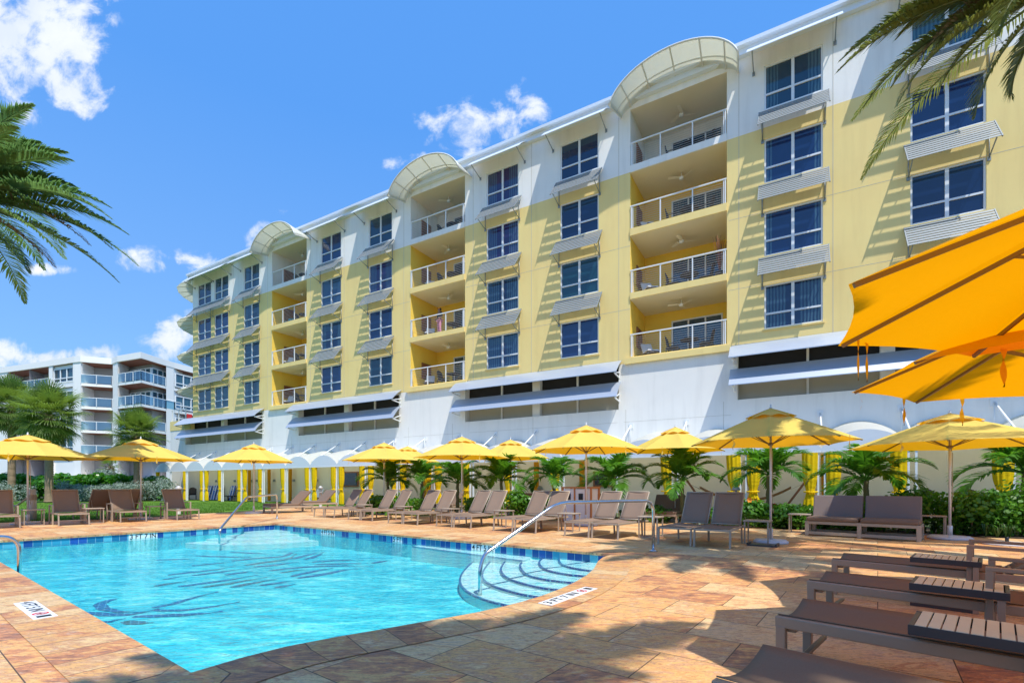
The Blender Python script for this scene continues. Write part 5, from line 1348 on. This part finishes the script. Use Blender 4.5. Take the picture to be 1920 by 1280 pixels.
# leafy masses
def leafmass(name,matn,loc,dims,nleaf,ls,rnd,label=None,cat=None,group=None,kind=None,round_=True,rz=0,spiky=0,flowers=0):
    root=empty(name,loc,rz,label=label,cat=cat,group=group) if not kind else None
    m=MB(); lx,ly,lz=dims; bl=[]
    nb=max(3,int(lx*ly*1.6))
    for i in range(nb): bl.append((rnd.uniform(-.5,.5)*lx*.82,rnd.uniform(-.5,.5)*ly*.7,rnd.uniform(.45,.78)*lz,rnd.uniform(.24,.42)*min(lz,1.4)))
    for i in range(nleaf):
        b=rnd.choice(bl); th=rnd.uniform(0,6.28); ph=math.acos(rnd.uniform(-.9,1)); rr=b[3]*(rnd.random()**.35)*rnd.uniform(.9,1.15)
        c=Vector((b[0]+rr*sin(ph)*cos(th)*1.25,b[1]+rr*sin(ph)*sin(th),b[2]+rr*cos(ph)))
        if rnd.random()<.42: c=Vector((rnd.uniform(-.5,.5)*lx,rnd.uniform(-.5,.5)*ly,rnd.random()**.8*lz*.82))
        if c.z<.03: c.z=.03+rnd.random()*.1
        nrm=Vector((sin(ph)*cos(th),sin(ph)*sin(th),abs(cos(ph))+.35)).normalized(); nrm=(nrm+Vector((rnd.uniform(-.7,.7),rnd.uniform(-.7,.7),rnd.uniform(-.5,.5)))).normalized()
        t1=nrm.cross(Vector((rnd.uniform(-1,1),rnd.uniform(-1,1),rnd.uniform(-.3,1)))).normalized(); t2=nrm.cross(t1); s=ls*rnd.uniform(.65,1.25)
        if round_: m.face([c-t1*s*.5,c-t1*s*.22+t2*s*.42,c+t1*s*.28+t2*s*.40,c+t1*s*.55,c+t1*s*.28-t2*s*.40,c-t1*s*.22-t2*s*.42])
        else:
            m.face([c-t1*s*.6,c+t2*s*.17,c+t1*s*.7,c-t2*s*.17])
    o=m.build('foliage' if root else name,matn,root)
    if root:
        st=MB()
        for i in range(max(3,int(nb*.7))):
            b=rnd.choice(bl); st.tube([(b[0]*.7,b[1]*.7,0),(b[0]*.85,b[1]*.9,b[2]*.5),(b[0],b[1],b[2])],[.02,.014,.008],5)
        st.build('stems','trunk',root)
        if flowers:
            f=MB()
            for i in range(flowers):
                b=rnd.choice(bl); c=Vector((b[0],b[1]-ly*.25,b[2]+b[3]*.95))
                for q in range(6):
                    a=q*pi/3; v=Vector((cos(a),-.4,sin(a))).normalized(); w=v.cross(Vector((0,-1,0))).normalized(); f.face([c,c+v*.05+w*.03,c+v*.085,c+v*.05-w*.03])
            f.build('flowers','flower' if flowers!=2 else 'flowero',root)
    else:
        tag(o,label,cat,group,kind); o.location=loc; o.rotation_euler=(0,0,rz)
    return root or o
rh=random.Random(5)
for i,(px,Y,w,h,lab) in enumerate([(-60,39,8,2.5,'dark green hedge section off the left edge behind the palms'),(45,39,6.5,2.35,'dark green hedge section between the two leftmost palm trunks'),(165,39.5,6.5,2.45,'bright green hedge section between the thick trunk and the smallest palm'),(268,40,4.0,2.2,'hedge section at the right end, next to the first cabana')]):
    p=ap(px,Y); leafmass('hedge','hedge',(p.x,p.y,0),(w,1.8,h),int(w*900),.24,rh,label=lab,cat='hedge',group='broad leaved hedge behind the lawn')
for i,(px,Y,w,h,lab) in enumerate([(10,33,3.2,1.55,'silvery shrub at the left edge behind the loungers'),(140,36.5,2.6,1.55,'silvery shrub right of the thick palm trunk'),(178,36,2.4,1.4,'silvery shrub directly above the half shaded lounger'),(222,36.5,2.9,1.5,'silvery shrub left of the smallest palm trunk'),(296,37.5,2.6,1.9,'silvery shrub in front of the first cabana'),(200,46,3.4,3.2,'tall silvery shrub far behind the hedge')]):
    p=ap(px,Y); leafmass('silver_shrub','silver',(p.x,p.y,0),(w,1.5,h),2200,.15,rh,label=lab,cat='shrub',group='silvery shrubs on the left',round_=False)
p=ap(140,37.6); 
bs=MB(); q0,q1=gp(-40,939),gp(318,938.5)
bs.face([(q0.x,q0.y,.0),(q1.x,q1.y,.0),(q1.x-.5,q1.y+6,.0),(q0.x,q0.y+6,.0)]); o=bs.build('mulch_bed','soil'); o['kind']='structure'
# shrubs in the bed by the cabanas
bed=[(716,19.6,1.4,.75,0,'low green shrub behind the second farthest lounger pair'),(775,19.2,1.4,.8,0,'low green shrub behind the third farthest lounger pair'),(905,18.0,1.6,.85,0,'green shrub behind the middle lounger pair'),(985,17.2,1.5,.95,0,'green shrub left of the waste bins'),(1030,16.9,1.2,.85,0,'small green shrub touching the left side of the bins'),(1215,15.8,1.3,.7,0,'green shrub behind the second nearest lounger pair'),
 (1340,14.4,1.3,.85,0,'green shrub seen between the two nearest loungers'),(1412,13.6,1.3,.95,2,'green shrub with an orange flower by the amber umbrella pole'),(1485,13.2,1.5,1.08,1,'green shrub with a red flower left of the sofa'),(1560,12.9,1.4,.9,0,'green shrub hidden behind the left half of the sofa'),(1650,12.6,1.4,.9,0,'green shrub hidden behind the right half of the sofa'),(1755,11.9,1.5,1.22,0,'tall bright green shrub right of the sofa'),(1818,11.5,1.2,.95,0,'green shrub behind the umbrella base at right'),(1872,11.4,1.5,1.2,0,'tall bright green shrub near the right edge'),(1935,11.0,1.6,1.0,0,'green shrub cut by the right edge')]
for i,(px,Y,w,h,fl_,lab) in enumerate(bed):
    if 1200<px<1600: h*=.74
    p=ap(px,Y); leafmass('shrub','shrub',(p.x,p.y,0),(w,.9,h),2300 if px>1300 else 1300,.085 if px>1300 else .11,rh,label=lab,cat='shrub',group='green shrubs in the cabana bed',flowers=fl_,rz=R(-30))
m=MB(); rg=random.Random(8)
edge=[gp(x,y) for x,y in ((680,951),(974,963.5),(1200,973.5),(1415,985.5),(1481,992.5),(1734,1003),(1925,1011))]
for i in range(len(edge)-1):
    a,b=edge[i],edge[i+1]; k=int((b-a).length*9)
    for j in range(k):
        c=a.lerp(b,rg.random())+N_*rg.uniform(.08,.75); hh=rg.uniform(.22,.42)
        for q in range(16):
            an=rg.uniform(0,6.28); d=Vector((cos(an),sin(an),0)); w=Vector((-sin(an),cos(an),0))*.008; l=rg.uniform(.15,.35)
            p0_=c; p1=c+d*l*.45+Vector((0,0,hh*.9)); p2=c+d*l+Vector((0,0,hh*rg.uniform(.35,.8)))
            m.face([p0_-w,p0_+w,p1+w,p1-w]); m.face([p1-w,p1+w,p2])
o=m.build('ground_cover','ground_cover'); o['kind']='stuff'; o['label']='dark strappy grass edging the planting bed'
# short grass blades at the near edge of the lawn
m=MB()
for i in range(26000):
    if rg.random()<.75: px=rg.uniform(-30,420); y0=979-(px-10)*.048
    else: px=rg.uniform(420,610); y0=957-(px-420)*.055
    py=y0-rg.random()**1.5*(y0-941)*.95
    c=gp(px,py); an=rg.uniform(0,6.28); h=rg.uniform(.04,.09); d=Vector((cos(an),sin(an),0)); w=Vector((-sin(an),cos(an),0))*.012
    m.face([c-w,c+w,c+d*.03+Vector((0,0,h))])
M['blade']=leafmat('grass_blade',(.05,.12,.01),(.16,.32,.03),(.2,.45,.04),.3,.6,.6,(.26,.42,.06))
o=m.build('grass_blades','blade'); o['kind']='stuff'; o['label']='short mown grass of the lawn'
# ================================================================== CONDOMINIUM FAR LEFT
PT=[(-140,74),(15,66.5),(92,63.3),(140,61.3),(152,61.0),(210,62.2),(221,61.0),(265,59.2),(312,63.0),(328,64.3),(420,72)]
def cpt(px):
    for i in range(len(PT)-1):
        if PT[i][0]<=px<=PT[i+1][0]:
            u=(px-PT[i][0])/(PT[i+1][0]-PT[i][0]); a=ap(PT[i][0],PT[i][1]); b=ap(PT[i+1][0],PT[i+1][1])
            t_=(px-960)/FL; u=(a.x-t_*a.y)/((a.x-t_*a.y)-(b.x-t_*b.y)); return a.lerp(b,u)
condo=empty('apartment_building',tuple(cpt(210)),label='white apartment block with glass balconies and red wood soffits far left',cat='apartment building')
bpy.context.view_layer.update()
DV=Vector((-.25,1,0)).normalized()
def slab(mb,pa,pb,z0,z1,out=0,depth=9,mi=0,mib=None):
    xs=[pa]+[p for p,_ in PT if pa<p<pb]+[pb]; fr=[cpt(x)-DV*out for x in xs]; bk=[cpt(x)+DV*depth for x in xs]
    poly=[(p.x,p.y) for p in fr]+[(p.x,p.y) for p in reversed(bk)]
    mb.poly(poly,z0,z1,mi)
def cwall(mb,pa,pb,z0,z1,inset=0,mi=0):
    xs=[pa]+[p for p,_ in PT if pa<p<pb]+[pb]; q=[cpt(x)+DV*inset for x in xs]
    for a,b in zip(q,q[1:]): mb.face([(a.x,a.y,z0),(b.x,b.y,z0),(b.x,b.y,z1),(a.x,a.y,z1)],mi)
FZ=[14.1,11.2,8.2,5.2,2.2]
m=MB(); slab(m,-140,420,16.75,17.5,.15); 
for z in FZ: slab(m,-140,420,z-.32,z,0)
local(m.build('floor_slabs','condow',condo))
m=MB(); slab(m,-138,418,16.70,16.745,-.1,6)
for z in FZ[:4]: slab(m,-138,418,z-.36,z-.325,-.1,6)
local(m.build('wood_soffit','woodceil',condo))
m=MB(); cwall(m,-140,15,0,17,.9)
for a,b in ((92,99),(137,152),(212,221),(312,326),(-20,15)): slab(m,a,b,0,16.74,.05,3)
cwall(m,99,137,0,16.7,.28)
local(m.build('wall','condow',condo))
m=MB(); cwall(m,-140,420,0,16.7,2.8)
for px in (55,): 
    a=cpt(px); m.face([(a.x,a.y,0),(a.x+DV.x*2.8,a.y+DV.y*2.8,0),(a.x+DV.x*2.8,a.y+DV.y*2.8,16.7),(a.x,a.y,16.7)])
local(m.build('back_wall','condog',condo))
def cglass(name,matn,pa,pb,z0,z1,inset,par=condo): m=MB(); cwall(m,pa,pb,z0,z1,inset); return local(m.build(name,matn,par))
def cwin(pa,pb,z0,z1,inset,n,tr=.28,low=True):
    m=MB(); a=cpt(pa)+DV*inset; b=cpt(pb)+DV*inset; e=(b-a)
    for i in range(n+1):
        p=a+e*i/n; m.bar((p.x,p.y,z0),(p.x,p.y,z1),.12,.12,up=(0,1,0))
    for z in (z0,z1)+((z0+(z1-z0)*tr,) if low else ()): m.bar((a.x,a.y,z),(b.x,b.y,z),.12,.12)
    w=local(m.build('window','trim',condo)); m=MB(); q=DV*.06
    m.face([(a.x+q.x,a.y+q.y,z0),(b.x+q.x,b.y+q.y,z0),(b.x+q.x,b.y+q.y,z1),(a.x+q.x,a.y+q.y,z1)]); g=m.build('pane','paneteal',w); g.matrix_parent_inverse=w.matrix_parent_inverse.copy()
    g.parent=w; g.matrix_parent_inverse=(condo.matrix_basis).inverted() if False else Matrix()
    # w itself carries the offset of the block, so keep the pane in the same frame
    return w
def crail(pa,pb,z,out=.0):
    m=MB(); xs=[pa]+[p for p,_ in PT if pa<p<pb]+[pb]; q=[cpt(x)-DV*out for x in xs]; 
    for a,b in zip(q,q[1:]):
        k=max(1,int((b-a).length/1.35)); m.bar((a.x,a.y,z+1.12),(b.x,b.y,z+1.12),.07,.07)
        for i in range(k+1): p=a.lerp(b,i/k); m.bar((p.x,p.y,z),(p.x,p.y,z+1.1),.06,.06,up=(0,1,0))
    r_=local(m.build('balcony_railing','wmetal',condo)); m=MB()
    for a,b in zip(q,q[1:]): 
        a=a+DV*.02;b=b+DV*.02; m.face([(a.x,a.y,z+.08),(b.x,b.y,z+.08),(b.x,b.y,z+1.08),(a.x,a.y,z+1.08)])
    g=m.build('glass','rail_glass',r_)
tops=[16.7]+[z-.36 for z in FZ[:4]]
for i,z in enumerate(FZ):
    if i<4: cwin(100,136,z+.45,tops[i]-.45,.22,3)
    if i<4:
        crail(15,91,z,.05); crail(152,211,z,.05); crail(222,311 if i!=1 else 340,z,.1)
        if i in (0,1): cwin(225,264,z+.05,tops[i]-.5,2.55,4,.0,False); cwin(266,309,z+.05,tops[i]-.5,2.55,4,.0,False)
        else: cwin(222,252,z+.3,tops[i]-.3,.3,3)
    if i<3: cwin(329,372,z+.3,tops[i]-.6,.0,3)
for i in range(4):
    z=FZ[i]
    for q0,q1 in ((152.2,153),(221.5,222.2)): m=MB(); slab(m,q0,q1,z,tops[i],-.1,2.6); local(m.build('balcony_side_wall','condow',condo))
for px in (48,140,205): m=MB(); a=cpt(px)-DV*.3; m.tube([(a.x,a.y,0),(a.x,a.y,2.0)],.55,18); local(m.build('ground_column','condow',condo))
for i in range(0,4):
    crail(0,210,0.2,.6) if i==0 else None
a=cpt(352); orr=MB(); b=cpt(362); orr.face([(a.x,a.y-.2,8.4),(b.x,b.y-.2,8.4),(b.x,b.y-.2,11.0),(a.x,a.y-.2,11.0)]); local(orr.build('orange_wall','red',condo))
